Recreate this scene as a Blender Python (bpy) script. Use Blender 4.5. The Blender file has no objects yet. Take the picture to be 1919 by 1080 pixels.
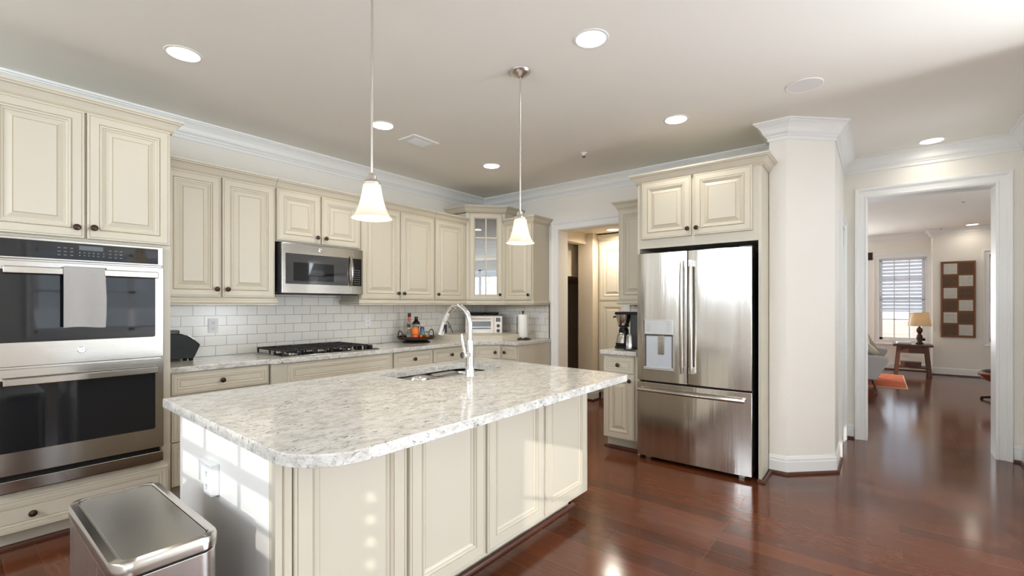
import bpy, bmesh, math, random
from mathutils import Vector, Matrix
random.seed(7)
S = bpy.context.scene
C = S.collection
PI = math.pi

# ------------------------------------------------------------------ camera, sky, sun, lights, exposure
cam_d = bpy.data.cameras.new('camera'); cam = bpy.data.objects.new('camera', cam_d); C.objects.link(cam)
cam.location = (-4.7293, -4.2725, 1.3328)
cam.rotation_euler = (PI / 2, 0, 0.6737 - PI / 2)
cam_d.sensor_width = 36.0
cam_d.lens = 861.0 / 1919 * 36
cam_d.shift_y = 31.65 / 1919
cam_d.clip_start = 0.02
S.camera = cam
S.view_settings.view_transform = 'Standard'
S.view_settings.look = 'None'
S.view_settings.exposure = 0.56
S.view_settings.gamma = 1.0
S.view_settings.use_curve_mapping = False
try:
    S.cycles.use_denoising = True
    S.cycles.max_bounces = 10
    S.cycles.diffuse_bounces = 5
    S.cycles.glossy_bounces = 5
    S.cycles.sample_clamp_indirect = 6.0
    S.cycles.caustics_reflective = False
    S.cycles.caustics_refractive = False
except Exception:
    pass

world = bpy.data.worlds.new('world'); S.world = world
world.use_nodes = True
bg = world.node_tree.nodes['Background']
bg.inputs['Color'].default_value = (0.80, 0.90, 1.0, 1)
bg.inputs['Strength'].default_value = 1.4

def lamp(name, kind, loc, energy, color=(1, 1, 1), rot=None, aim=None, **kw):
    d = bpy.data.lights.new(name, kind); o = bpy.data.objects.new(name, d); C.objects.link(o)
    o.location = loc; d.energy = energy; d.color = color
    if aim is not None:
        o.rotation_euler = Vector(aim).to_track_quat('-Z', 'Y').to_euler()
    for k, v in kw.items():
        setattr(d, k, v)
    return o

H = 2.78           # kitchen ceiling
XL, YR = -7.4, -8.2  # left and rear walls of the big room
SUN_DIR = (0.80, 0.50, -0.27)
lamp('sun', 'SUN', (-12, -10, 6), 1.7, (1.0, 0.93, 0.84), aim=SUN_DIR, angle=0.004)
DAY = (0.90, 0.95, 1.0)
# daylight lamps at unseen windows, several of them added to lift dark areas
# (most are tilted up to brighten the ceiling, like bounce off the ground)
lamp('added_clerestory_light', 'AREA', (XL - 0.25, -2.25, 2.2), 112, DAY, aim=(1, 0, 0.05), shape='RECTANGLE', size=2.7, size_y=0.75)  # added clerestory light, lifts the far walls and ceiling
lamp('daylight_left_window', 'AREA', (XL - 0.25, -4.45, 1.8), 22, DAY, aim=(1, 0, 0.5), shape='RECTANGLE', size=1.1, size_y=0.7)
lamp('daylight_left_pair', 'AREA', (XL - 0.25, -6.6, 1.35), 28, DAY, aim=(1, 0, 0.8), shape='RECTANGLE', size=1.9, size_y=1.6)
lamp('daylight_rear_pair', 'AREA', (-6.2, YR - 0.25, 1.6), 50, DAY, aim=(0, 1, 0.7), shape='RECTANGLE', size=2.0, size_y=1.7)
lamp('daylight_rear_door', 'AREA', (-2.4, YR - 0.25, 1.5), 14, DAY, aim=(0, 1, 0.9), shape='RECTANGLE', size=2.6, size_y=1.5)
lamp('added_side_light', 'AREA', (-0.80, -6.7, 1.15), 240, DAY, aim=(-1, 0.35, 0.5), shape='RECTANGLE', size=2.6, size_y=2.3)  # added side light, carries the main daylight from the right
lamp('added_south_light', 'AREA', (0.175, -5.47, 1.55), 3, DAY, aim=(0, 1, 1.0), shape='RECTANGLE', size=0.85, size_y=1.4)  # added light for the ceiling before the wide doorway
lamp('added_bay_light', 'AREA', (7.95, -3.0, 1.4), 65, DAY, aim=(-1, 0, 0.0), shape='RECTANGLE', size=1.4, size_y=1.6)  # added fill at an unseen bay opening, lights the living room

lamp('added_living_rear_light', 'AREA', (1.85, -7.8, 1.35), 45, DAY, aim=(0, 1, -0.15), shape='RECTANGLE', size=0.9, size_y=1.5)  # added fill at an unseen opening, brightens the sofa side

# ------------------------------------------------------------------ materials
def lin(c):
    c = c / 255.0
    return c / 12.92 if c <= 0.04045 else ((c + 0.055) / 1.055) ** 2.4
def rgb(r, g, b):
    return (lin(r), lin(g), lin(b), 1)

def mat(name, col, rough=0.5, metal=0.0, noise=0.0, nscale=20, bump=0.0, stretch=None, spec=0.5, emit=None, estr=0.0, coat=0.0, rvar=0.0, trans=0.0, ior=1.45):
    m = bpy.data.materials.new(name); m.use_nodes = True
    nt = m.node_tree; b = nt.nodes['Principled BSDF']
    b.inputs['Base Color'].default_value = col
    b.inputs['Roughness'].default_value = rough
    b.inputs['Metallic'].default_value = metal
    b.inputs['Specular IOR Level'].default_value = spec
    b.inputs['IOR'].default_value = ior
    b.inputs['Coat Weight'].default_value = coat
    b.inputs['Coat Roughness'].default_value = 0.08
    b.inputs['Transmission Weight'].default_value = trans
    if emit is not None:
        b.inputs['Emission Color'].default_value = emit
        b.inputs['Emission Strength'].default_value = estr
    tc = nt.nodes.new('ShaderNodeTexCoord'); mp = nt.nodes.new('ShaderNodeMapping'); nz = nt.nodes.new('ShaderNodeTexNoise')
    nt.links.new(tc.outputs['Object'], mp.inputs['Vector']); nt.links.new(mp.outputs['Vector'], nz.inputs['Vector'])
    nz.inputs['Scale'].default_value = nscale; nz.inputs['Detail'].default_value = 4
    if stretch:
        mp.inputs['Scale'].default_value = stretch
    if noise > 0:
        mx = nt.nodes.new('ShaderNodeMix'); mx.data_type = 'RGBA'
        mx.inputs['A'].default_value = tuple(min(1, c * (1 - noise)) for c in col[:3]) + (1,)
        mx.inputs['B'].default_value = tuple(min(1, c * (1 + noise)) for c in col[:3]) + (1,)
        nt.links.new(nz.outputs['Fac'], mx.inputs['Factor']); nt.links.new(mx.outputs['Result'], b.inputs['Base Color'])
    if rvar > 0:
        mr = nt.nodes.new('ShaderNodeMapRange')
        mr.inputs['To Min'].default_value = max(0.02, rough - rvar); mr.inputs['To Max'].default_value = rough + rvar
        nt.links.new(nz.outputs['Fac'], mr.inputs['Value']); nt.links.new(mr.outputs['Result'], b.inputs['Roughness'])
    if bump > 0:
        bp = nt.nodes.new('ShaderNodeBump'); bp.inputs['Strength'].default_value = bump; bp.inputs['Distance'].default_value = 0.002
        nt.links.new(nz.outputs['Fac'], bp.inputs['Height']); nt.links.new(bp.outputs['Normal'], b.inputs['Normal'])
    return m

def ramp(nt, stops, interp='LINEAR'):
    r = nt.nodes.new('ShaderNodeValToRGB'); r.color_ramp.interpolation = interp
    e = r.color_ramp.elements
    while len(e) < len(stops):
        e.new(0.5)
    for k, (p, c) in zip(e, stops):
        k.position = p; k.color = c
    return r

def granite(name):
    m = bpy.data.materials.new(name); m.use_nodes = True
    nt = m.node_tree; b = nt.nodes['Principled BSDF']; L = nt.links.new
    tc = nt.nodes.new('ShaderNodeTexCoord')
    mp = nt.nodes.new('ShaderNodeMapping'); mp.inputs['Scale'].default_value = (0.55, 1.0, 1.0); mp.inputs['Rotation'].default_value = (0, 0, 0.15)
    L(tc.outputs['Object'], mp.inputs['Vector'])
    def nz(s, d, dist=0.0):
        n = nt.nodes.new('ShaderNodeTexNoise'); n.inputs['Scale'].default_value = s; n.inputs['Detail'].default_value = d
        n.inputs['Distortion'].default_value = dist; n.inputs['Roughness'].default_value = 0.6
        L(mp.outputs['Vector'], n.inputs['Vector']); return n
    base = ramp(nt, [(0.30, rgb(186, 181, 172)), (0.45, rgb(208, 206, 200)), (0.60, rgb(222, 221, 217))])
    L(nz(26, 8, 0.5).outputs['Fac'], base.inputs['Fac'])
    grey = ramp(nt, [(0.53, (0, 0, 0, 1)), (0.64, (1, 1, 1, 1))])
    L(nz(75, 6, 0.4).outputs['Fac'], grey.inputs['Fac'])
    m1 = nt.nodes.new('ShaderNodeMix'); m1.data_type = 'RGBA'
    mul = nt.nodes.new('ShaderNodeMath'); mul.operation = 'MULTIPLY'; mul.inputs[1].default_value = 0.55
    L(grey.outputs['Color'], mul.inputs[0]); L(mul.outputs[0], m1.inputs['Factor'])
    L(base.outputs['Color'], m1.inputs['A']); m1.inputs['B'].default_value = rgb(158, 152, 144)
    dark = ramp(nt, [(0.60, (0, 0, 0, 1)), (0.66, (1, 1, 1, 1))])
    big = ramp(nt, [(0.42, (0.25, 0.25, 0.25, 1)), (0.58, (1, 1, 1, 1))])
    L(nz(7, 2, 0.2).outputs['Fac'], big.inputs['Fac'])
    L(nz(88, 3, 0.7).outputs['Fac'], dark.inputs['Fac'])
    mu2 = nt.nodes.new('ShaderNodeMath'); mu2.operation = 'MULTIPLY'
    L(big.outputs['Color'], mu2.inputs[1])
    L(dark.outputs['Color'], mu2.inputs[0])
    m2 = nt.nodes.new('ShaderNodeMix'); m2.data_type = 'RGBA'
    L(mu2.outputs[0], m2.inputs['Factor']); L(m1.outputs['Result'], m2.inputs['A']); m2.inputs['B'].default_value = rgb(70, 68, 72)
    L(m2.outputs['Result'], b.inputs['Base Color'])
    b.inputs['Roughness'].default_value = 0.12
    return m

def brick_mat(name, c1, c2, mortar, w, h, ms, loc, rot, rough, bumpd=0.0, grain=False, coat=0.0, off=0.5, freq=2, spec=0.5):
    m = bpy.data.materials.new(name); m.use_nodes = True
    nt = m.node_tree; b = nt.nodes['Principled BSDF']; L = nt.links.new
    tc = nt.nodes.new('ShaderNodeTexCoord'); mp = nt.nodes.new('ShaderNodeMapping')
    L(tc.outputs['Object'], mp.inputs['Vector'])
    mp.inputs['Rotation'].default_value = rot; mp.inputs['Location'].default_value = loc
    br = nt.nodes.new('ShaderNodeTexBrick'); L(mp.outputs['Vector'], br.inputs['Vector'])
    br.offset = off; br.offset_frequency = freq
    br.inputs['Color1'].default_value = c1; br.inputs['Color2'].default_value = c2; br.inputs['Mortar'].default_value = mortar
    br.inputs['Scale'].default_value = 1.0; br.inputs['Brick Width'].default_value = w; br.inputs['Row Height'].default_value = h
    br.inputs['Mortar Size'].default_value = ms; br.inputs['Mortar Smooth'].default_value = 0.1
    out = br.outputs['Color']
    if grain:
        m2 = nt.nodes.new('ShaderNodeMapping'); m2.inputs['Scale'].default_value = (1.2, 14, 1)
        L(mp.outputs['Vector'], m2.inputs['Vector'])
        nz = nt.nodes.new('ShaderNodeTexNoise'); nz.inputs['Scale'].default_value = 5; nz.inputs['Detail'].default_value = 6
        L(m2.outputs['Vector'], nz.inputs['Vector'])
        rp = ramp(nt, [(0.3, (0.82, 0.80, 0.78, 1)), (0.7, (1.12, 1.1, 1.08, 1))]); L(nz.outputs['Fac'], rp.inputs['Fac'])
        mx = nt.nodes.new('ShaderNodeMix'); mx.data_type = 'RGBA'; mx.blend_type = 'MULTIPLY'; mx.inputs['Factor'].default_value = 1
        L(out, mx.inputs['A']); L(rp.outputs['Color'], mx.inputs['B']); out = mx.outputs['Result']
        rr = nt.nodes.new('ShaderNodeMapRange'); rr.inputs['To Min'].default_value = rough * 0.75; rr.inputs['To Max'].default_value = rough * 1.3
        L(nz.outputs['Fac'], rr.inputs['Value']); L(rr.outputs['Result'], b.inputs['Roughness'])
    else:
        b.inputs['Roughness'].default_value = rough
    L(out, b.inputs['Base Color'])
    if bumpd > 0:
        bp = nt.nodes.new('ShaderNodeBump'); bp.inputs['Strength'].default_value = 0.6; bp.inputs['Distance'].default_value = bumpd; bp.invert = True
        L(br.outputs['Fac'], bp.inputs['Height']); L(bp.outputs['Normal'], b.inputs['Normal'])
    b.inputs['Coat Weight'].default_value = coat
    b.inputs['Specular IOR Level'].default_value = spec
    return m

def thin_glass(name, tint=(0.96, 0.98, 1, 1), gloss=0.12):
    m = bpy.data.materials.new(name); m.use_nodes = True
    nt = m.node_tree; nt.nodes.remove(nt.nodes['Principled BSDF'])
    o = nt.nodes['Material Output']; mx = nt.nodes.new('ShaderNodeMixShader'); t = nt.nodes.new('ShaderNodeBsdfTransparent'); g = nt.nodes.new('ShaderNodeBsdfGlossy')
    t.inputs['Color'].default_value = tint; g.inputs['Roughness'].default_value = 0.02; mx.inputs['Fac'].default_value = gloss
    nt.links.new(t.outputs[0], mx.inputs[1]); nt.links.new(g.outputs[0], mx.inputs[2]); nt.links.new(mx.outputs[0], o.inputs['Surface'])
    return m

def shade_glass(name, col, estr, ecol, fac=0.6):
    m = bpy.data.materials.new(name); m.use_nodes = True
    nt = m.node_tree; nt.nodes.remove(nt.nodes['Principled BSDF']); o = nt.nodes['Material Output']
    d = nt.nodes.new('ShaderNodeBsdfDiffuse'); t = nt.nodes.new('ShaderNodeBsdfTranslucent'); g = nt.nodes.new('ShaderNodeBsdfGlossy'); e = nt.nodes.new('ShaderNodeEmission')
    nz = nt.nodes.new('ShaderNodeTexNoise'); nz.inputs['Scale'].default_value = 6
    d.inputs['Color'].default_value = col; t.inputs['Color'].default_value = col; g.inputs['Roughness'].default_value = 0.25
    e.inputs['Color'].default_value = ecol; e.inputs['Strength'].default_value = estr
    a = nt.nodes.new('ShaderNodeMixShader'); a.inputs['Fac'].default_value = fac
    b = nt.nodes.new('ShaderNodeMixShader'); b.inputs['Fac'].default_value = 0.06
    c = nt.nodes.new('ShaderNodeAddShader')
    L = nt.links.new
    L(d.outputs[0], a.inputs[1]); L(t.outputs[0], a.inputs[2]); L(a.outputs[0], b.inputs[1]); L(g.outputs[0], b.inputs[2])
    L(b.outputs[0], c.inputs[0]); L(e.outputs[0], c.inputs[1]); L(c.outputs[0], o.inputs['Surface'])
    return m

M = {}
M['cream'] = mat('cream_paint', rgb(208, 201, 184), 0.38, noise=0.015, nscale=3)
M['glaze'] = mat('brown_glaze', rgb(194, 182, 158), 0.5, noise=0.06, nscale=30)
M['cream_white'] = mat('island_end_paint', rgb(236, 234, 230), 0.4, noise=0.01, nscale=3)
M['trim'] = mat('white_trim_paint', rgb(238, 238, 236), 0.35, noise=0.01, nscale=4)
M['wall'] = mat('wall_paint', rgb(240, 236, 228), 0.7, noise=0.015, nscale=2.5)
M['ceil'] = mat('ceiling_paint', rgb(241, 238, 230), 0.8, noise=0.012, nscale=2)
M['granite'] = granite('granite')
M['floor'] = brick_mat('hardwood_floor', rgb(104, 56, 34), rgb(80, 43, 27), rgb(104, 66, 48), 1.3, 0.127, 0.0014, (0.35, 0.07, 0), (0, 0, PI / 2), 0.14, 0.0006, grain=True, coat=0.0, off=0.37, freq=3)  # seam colour lightened to paint in the glint of plank bevels
M['shoe'] = mat('dark_stained_shoe', rgb(84, 48, 36), 0.35, noise=0.1, nscale=30)
TP, TV = 0.161, 0.0821
M['tileA'] = brick_mat('subway_tile_back', rgb(240, 237, 230), rgb(236, 232, 224), rgb(140, 129, 114), TP, TV, 0.0016, (3.457 + TP / 2, -0.915, 0), (-PI / 2, 0, 0), 0.2, 0.001)
M['steel'] = mat('brushed_steel', (0.52, 0.495, 0.46, 1), 0.16, 1.0, noise=0.05, nscale=6, rvar=0.03, stretch=(1, 1, 60), bump=0.03)
M['steel_v'] = mat('brushed_steel_fridge', (0.60, 0.575, 0.54, 1), 0.17, 1.0, noise=0.10, nscale=5, rvar=0.05, stretch=(3.5, 3.5, 0.18), bump=0.8)
M['chrome'] = mat('polished_chrome', (0.82, 0.82, 0.83, 1), 0.07, 1.0, noise=0.01)
M['nickel'] = mat('satin_nickel', (0.66, 0.62, 0.58, 1), 0.28, 1.0, noise=0.03)
M['bronze'] = mat('oil_rubbed_bronze', rgb(72, 56, 46), 0.35, 0.7, noise=0.15, nscale=60)
M['blackglass'] = mat('black_oven_glass', (0.012, 0.013, 0.015, 1), 0.03, 0, spec=0.5, coat=0.0, noise=0.02)
M['greyglass'] = mat('grey_microwave_glass', (0.055, 0.055, 0.056, 1), 0.05, 0, spec=0.7, noise=0.05)
M['black'] = mat('black_plastic', (0.009, 0.009, 0.009, 1), 0.4, noise=0.1, spec=0.3)
M['iron'] = mat('cast_iron', (0.018, 0.018, 0.019, 1), 0.55, noise=0.2, nscale=80, bump=0.2)
M['darkgrey'] = mat('dark_grey_plastic', (0.045, 0.045, 0.05, 1), 0.35, noise=0.1)
M['white'] = mat('white_plastic', rgb(240, 241, 243), 0.3, noise=0.01)
M['slot'] = mat('outlet_slot_grey', rgb(120, 120, 122), 0.5, noise=0.05)
M['legend'] = mat('panel_legend_grey', rgb(150, 155, 160), 0.5, noise=0.05)
M['lcd'] = mat('display_grey', rgb(92, 100, 106), 0.2, noise=0.05)
M['linen'] = mat('linen_towel', rgb(172, 169, 166), 0.9, noise=0.12, nscale=220, bump=0.5)
M['paper'] = mat('paper_towel', rgb(244, 243, 240), 0.9, noise=0.02, nscale=120, bump=0.3)
M['wood'] = mat('dark_walnut', rgb(86, 50, 34), 0.35, noise=0.25, nscale=8, stretch=(2, 14, 14))
M['wood_mid'] = mat('warm_brown_wood', rgb(128, 82, 48), 0.5, noise=0.25, nscale=10, stretch=(14, 14, 2))
M['shell'] = mat('glossy_rosewood', rgb(128, 62, 34), 0.2, noise=0.35, nscale=10, stretch=(3, 14, 14), coat=0.5)
M['sofa'] = mat('grey_sofa_fabric', rgb(170, 168, 166), 0.9, noise=0.1, nscale=160, bump=0.4)
M['lamp_off'] = shade_glass('lamp_shade_linen', (0.62, 0.52, 0.38, 1), 0.04, (1.0, 0.75, 0.42, 1))
M['pendant'] = shade_glass('pendant_frosted_glass', (0.80, 0.77, 0.70, 1), 0.08, (1.0, 0.86, 0.66, 1))
M['bulb'] = mat('lit_lens', (1, 1, 1, 1), 0.5, emit=(1.0, 0.90, 0.74, 1), estr=4.5)
M['can'] = mat('can_reflector', (0.9, 0.88, 0.85, 1), 0.3, noise=0.01)
M['grille'] = mat('speaker_grille', rgb(232, 231, 228), 0.6, noise=0.03, nscale=300, bump=0.3)
M['duct'] = mat('duct_grey', rgb(120, 122, 124), 0.7, noise=0.05)
M['glass'] = thin_glass('window_glass')
M['cabglass'] = thin_glass('cabinet_glass', (0.80, 0.83, 0.86, 1), 0.34)
M['blind'] = shade_glass('white_blind_slat', (0.90, 0.93, 0.98, 1), 0.0, (1, 1, 1, 1), 0.85)
M['ground'] = mat('pale_red_soil', rgb(232, 196, 170), 0.9, noise=0.15, nscale=0.6)
M['alcove'] = mat('alcove_shade_brown', rgb(176, 156, 130), 0.7, noise=0.05)  # brown puts the shade of an unlit recess into the colour
M['backroom'] = mat('hall_paint', rgb(216, 203, 182), 0.7, noise=0.02, nscale=2)

# ------------------------------------------------------------------ mesh builder
class MB:
    def __init__(s):
        s.v = []; s.f = []; s.m = []; s.sm = []
    def add(s, vs, fs, mi=0, smooth=False):
        n = len(s.v); s.v += [tuple(p) for p in vs]
        for f in fs:
            s.f.append(tuple(i + n for i in f)); s.m.append(mi); s.sm.append(smooth)
        return s
    def box(s, x0, x1, y0, y1, z0, z1, mi=0):
        vs = [(x, y, z) for z in (z0, z1) for y in (y0, y1) for x in (x0, x1)]
        return s.add(vs, [(0, 2, 3, 1), (4, 5, 7, 6), (0, 1, 5, 4), (1, 3, 7, 5), (3, 2, 6, 7), (2, 0, 4, 6)], mi)
    def prism(s, pts, a, b, axis='z', mi=0, smooth=False):
        def mk(p, h):
            return {'z': (p[0], p[1], h), 'y': (p[0], h, p[1]), 'x': (h, p[0], p[1])}[axis]
        n = len(pts)
        vs = [mk(p, a) for p in pts] + [mk(p, b) for p in pts]
        s.add(vs, [tuple(range(n))[::-1], tuple(range(n, 2 * n))], mi)
        base = len(s.v) - 2 * n
        for i in range(n):
            j = (i + 1) % n
            s.f.append((base + i, base + j, base + n + j, base + n + i)); s.m.append(mi); s.sm.append(smooth)
        return s
    def lathe(s, prof, c=(0, 0, 0), seg=24, axis='z', mi=0, cap=True, smooth=True):
        vs = []
        for r, h in prof:
            for k in range(seg):
                a = 2 * PI * k / seg
                p = {'z': (r * math.cos(a), r * math.sin(a), h), 'y': (r * math.cos(a), h, r * math.sin(a)), 'x': (h, r * math.cos(a), r * math.sin(a))}[axis]
                vs.append((p[0] + c[0], p[1] + c[1], p[2] + c[2]))
        fs = []
        for i in range(len(prof) - 1):
            for k in range(seg):
                k2 = (k + 1) % seg
                fs.append((i * seg + k, i * seg + k2, (i + 1) * seg + k2, (i + 1) * seg + k))
        s.add(vs, fs, mi, smooth)
        if cap:
            b = len(s.v) - len(vs)
            if prof[0][0] > 1e-5:
                s.f.append(tuple(b + k for k in range(seg))[::-1]); s.m.append(mi); s.sm.append(False)
            if prof[-1][0] > 1e-5:
                s.f.append(tuple(b + (len(prof) - 1) * seg + k for k in range(seg))); s.m.append(mi); s.sm.append(False)
        return s
    def tube(s, pts, r, seg=10, mi=0, flat=1.0):
        pts = [Vector(p) for p in pts]; n = len(pts); rs = r if isinstance(r, (list, tuple)) else [r] * n
        up = None; rings = []
        for i, p in enumerate(pts):
            t = (pts[min(i + 1, n - 1)] - pts[max(i - 1, 0)])
            if t.length < 1e-9: t = Vector((0, 0, 1))
            t.normalize()
            if up is None:
                up = Vector((0, 0, 1)) if abs(t.z) < 0.9 else Vector((1, 0, 0))
            u = up - t * up.dot(t); u.normalize(); w = t.cross(u); up = u
            rings.append([p + (u * math.cos(2 * PI * k / seg) + w * math.sin(2 * PI * k / seg) * flat) * rs[i] for k in range(seg)])
        vs = [q for rg in rings for q in rg]; fs = []
        for i in range(n - 1):
            for k in range(seg):
                k2 = (k + 1) % seg
                fs.append((i * seg + k, i * seg + k2, (i + 1) * seg + k2, (i + 1) * seg + k))
        s.add(vs, fs, mi, True)
        b = len(s.v) - len(vs)
        s.f.append(tuple(b + k for k in range(seg))[::-1]); s.m.append(mi); s.sm.append(False)
        s.f.append(tuple(b + (n - 1) * seg + k for k in range(seg))); s.m.append(mi); s.sm.append(False)
        return s
    def mould(s, path, prof, mp, mi=0, closed=False, mis=None):
        """sweep prof [(offset, height)] along a 2-D path; offset goes to the right of travel; mp(a, b, h) -> point"""
        n = len(path); P = [Vector(p) for p in path]; K = len(prof); vs = []
        for i in range(n):
            if closed:
                d0 = (P[i] - P[i - 1]).normalized(); d1 = (P[(i + 1) % n] - P[i]).normalized()
            else:
                d1 = (P[min(i + 1, n - 1)] - P[min(i, n - 2)]).normalized(); d0 = (P[max(i, 1)] - P[max(i, 1) - 1]).normalized()
            n0 = Vector((d0.y, -d0.x)); n1 = Vector((d1.y, -d1.x))
            m = n0 + n1; m = m / max(0.2, (1 + n0.dot(n1)))
            for o, h in prof:
                q = P[i] + m * o; vs.append(mp(q.x, q.y, h))
        b = len(s.v); s.v += [tuple(v) for v in vs]
        for i in range(n if closed else n - 1):
            j = (i + 1) % n
            for k in range(K - 1):
                s.f.append((b + i * K + k, b + j * K + k, b + j * K + k + 1, b + i * K + k + 1)); s.m.append(mis[k] if mis else mi); s.sm.append(False)
        if not closed:
            s.f.append(tuple(b + k for k in range(K))); s.m.append(mi); s.sm.append(False)
            s.f.append(tuple(b + (n - 1) * K + k for k in range(K))[::-1]); s.m.append(mi); s.sm.append(False)
        return s
    def xf(s, mtx):
        s.v = [tuple(mtx @ Vector(p)) for p in s.v]; return s

def obj(name, mb, mats, parent=None, bevel=0, loc=None, rz=0, seg=2, sub=0):
    me = bpy.data.meshes.new(name)
    me.from_pydata(mb.v, [], mb.f)
    for k in (mats if isinstance(mats, (list, tuple)) else [mats]):
        me.materials.append(k)
    me.polygons.foreach_set('material_index', mb.m)
    me.polygons.foreach_set('use_smooth', mb.sm)
    bm = bmesh.new(); bm.from_mesh(me)
    bmesh.ops.recalc_face_normals(bm, faces=bm.faces)
    bm.to_mesh(me); bm.free()
    me.update()
    if any(mb.sm):
        try: me.set_sharp_from_angle(angle=math.radians(38))
        except Exception: pass
    o = bpy.data.objects.new(name, me); C.objects.link(o)
    if parent is not None: o.parent = parent
    if loc is not None: o.location = loc
    o.rotation_euler.z = rz
    if bevel:
        b = o.modifiers.new('bevel', 'BEVEL'); b.width = bevel; b.segments = seg; b.limit_method = 'ANGLE'; b.angle_limit = math.radians(40)
    if sub:
        u = o.modifiers.new('subsurf', 'SUBSURF'); u.levels = sub; u.render_levels = sub
    return o

def tag(o, label, cat, group=None):
    o['label'] = label; o['category'] = cat
    if group: o['group'] = group
    return o
def thing(name, label, cat, loc=(0, 0, 0), rz=0, group=None):
    o = bpy.data.objects.new(name, None); C.objects.link(o)
    o.empty_display_size = 0.1
    o.location = loc; o.rotation_euler.z = rz
    return tag(o, label, cat, group)
def struct(name, mb, mats, bevel=0):
    o = obj(name, mb, mats, None, bevel); o['kind'] = 'structure'; return o
def kids(o):
    return [c for c in bpy.data.objects if c.parent == o]
def dup(root, loc, label=None, rz=None, parent=None):
    r = root.copy(); C.objects.link(r)
    if parent is not None: r.parent = parent
    else: r.location = loc
    if rz is not None: r.rotation_euler.z = rz
    if label: r['label'] = label
    for c in kids(root): dup(c, None, parent=r)
    return r
def rr(x0, x1, y0, y1, r, n=6):
    """rounded rectangle, counter-clockwise; r may be 4 radii (ll, lr, ur, ul)"""
    R = r if isinstance(r, (list, tuple)) else (r,) * 4
    out = []
    for (cx, cy, a0, q) in ((x0 + R[0], y0 + R[0], PI, R[0]), (x1 - R[1], y0 + R[1], 1.5 * PI, R[1]), (x1 - R[2], y1 - R[2], 0, R[2]), (x0 + R[3], y1 - R[3], 0.5 * PI, R[3])):
        for k in range(n + 1):
            a = a0 + 0.5 * PI * k / n
            out.append((cx + q * math.cos(a), cy + q * math.sin(a)))
    return out
def slab_with_holes(name, outer, holes, z0, z1):
    bm = bmesh.new()
    for lp in [outer] + holes:
        vs = [bm.verts.new((p[0], p[1], z1)) for p in lp]
        for i in range(len(vs)): bm.edges.new((vs[i], vs[(i + 1) % len(vs)]))
    bmesh.ops.triangle_fill(bm, edges=bm.edges[:], use_beauty=True)
    if z1 > z0:
        g = bmesh.ops.extrude_face_region(bm, geom=bm.faces[:])
        for v in [e for e in g['geom'] if isinstance(e, bmesh.types.BMVert)]: v.co.z = z0
    mb = MB()
    bm.verts.index_update()
    mb.add([v.co[:] for v in bm.verts], [tuple(v.index for v in f.verts) for f in bm.faces])
    bm.free()
    return mb

# ------------------------------------------------------------------ room shell
fl = MB().box(XL - 0.2, 9.0, YR - 0.2, 2.2, -0.1, 0)
struct('floor', fl, M['floor'])

LIGHTS = [(-3.84, -1.14), (-2.51, -3.05), (-2.487, -1.149), (-1.127, -1.123), (-1.13, -3.037), (0.744, -4.637)]
RL = 0.078
holes = [[(x + RL * math.cos(2 * PI * k / 32), y + RL * math.sin(2 * PI * k / 32)) for k in range(32)] for x, y in LIGHTS]
cm = slab_with_holes('ceiling', [(XL, YR), (0.98, YR), (0.98, 0), (XL, 0)], holes, H, H)
struct('ceiling', cm, M['ceil'])
struct('roof_slab', MB().box(XL - 0.2, 9.0, YR - 0.2, 2.2, H + 0.14, H + 0.24), M['ceil'])

def wall_run(axis, at, th, s0, s1, z1, openings, mb=None):
    """axis 'x': wall in plane x=at, running along y; th is signed thickness away from the room"""
    mb = mb or MB()
    lo, hi = min(at, at + th), max(at, at + th)
    def bx(a, b, c, d):
        if b - a < 1e-4 or d - c < 1e-4: return
        if axis == 'x': mb.box(lo, hi, a, b, c, d)
        else: mb.box(a, b, lo, hi, c, d)
    cur = s0
    for a, b, c, d in sorted(openings):
        bx(cur, a, 0, z1); bx(a, b, 0, c); bx(a, b, d, z1); cur = b
    bx(cur, s1, 0, z1)
    return mb

HT = H + 0.13
struct('wall_back', wall_run('y', 0, 0.16, XL, 0.2, HT, []), M['wall'])
struct('wall_right', wall_run('x', 0, 0.2, -3.58, 0.0, HT, [(-2.06, -1.225, 0, 2.245)]), M['wall'])
pier = MB().prism([(0.2, -3.585), (-0.56, -3.585), (-0.56, -3.705), (-0.265, -4.0), (1.2, -4.0), (1.2, -3.585)], 0, HT)
struct('wall_pier', pier, M['wall'])
struct('wall_far', wall_run('x', 0.98, 0.22, -5.4, -4.0, HT, [(-5.065, -4.183, 0, 2.385)]), M['wall'])
struct('wall_south', wall_run('y', -5.225, -0.195, -1.0, 0.99, HT, [(-0.25, 0.6, 0.85, 2.25)]), M['wall'])  # unseen opening added to let light onto the nearby ceiling
struct('wall_side', wall_run('x', -1.0, 0.18, YR, -5.425, HT, [(-8.0, -5.45, 0.05, 2.4)]), M['wall'])  # unseen opening added for the side light
WIN_L = [(-3.6, -0.9, 1.85, 2.58), (-4.95, -3.95, 1.60, 2.15), (-7.55, -5.65, 0.75, 2.25)]  # first entry is the added clerestory
WIN_R = [(-7.2, -5.2, 0.75, 2.5), (-3.7, -1.1, 0.85, 2.3)]
struct('wall_left', wall_run('x', XL, -0.18, YR, 0.16, HT, WIN_L + [(-5.20, -5.03, 1.22, 1.95)]), M['wall'])  # narrow extra slot added so the sun throws dots on the island
struct('wall_rear', wall_run('y', YR, -0.18, XL - 0.18, -1.0, HT, WIN_R), M['wall'])

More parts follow.
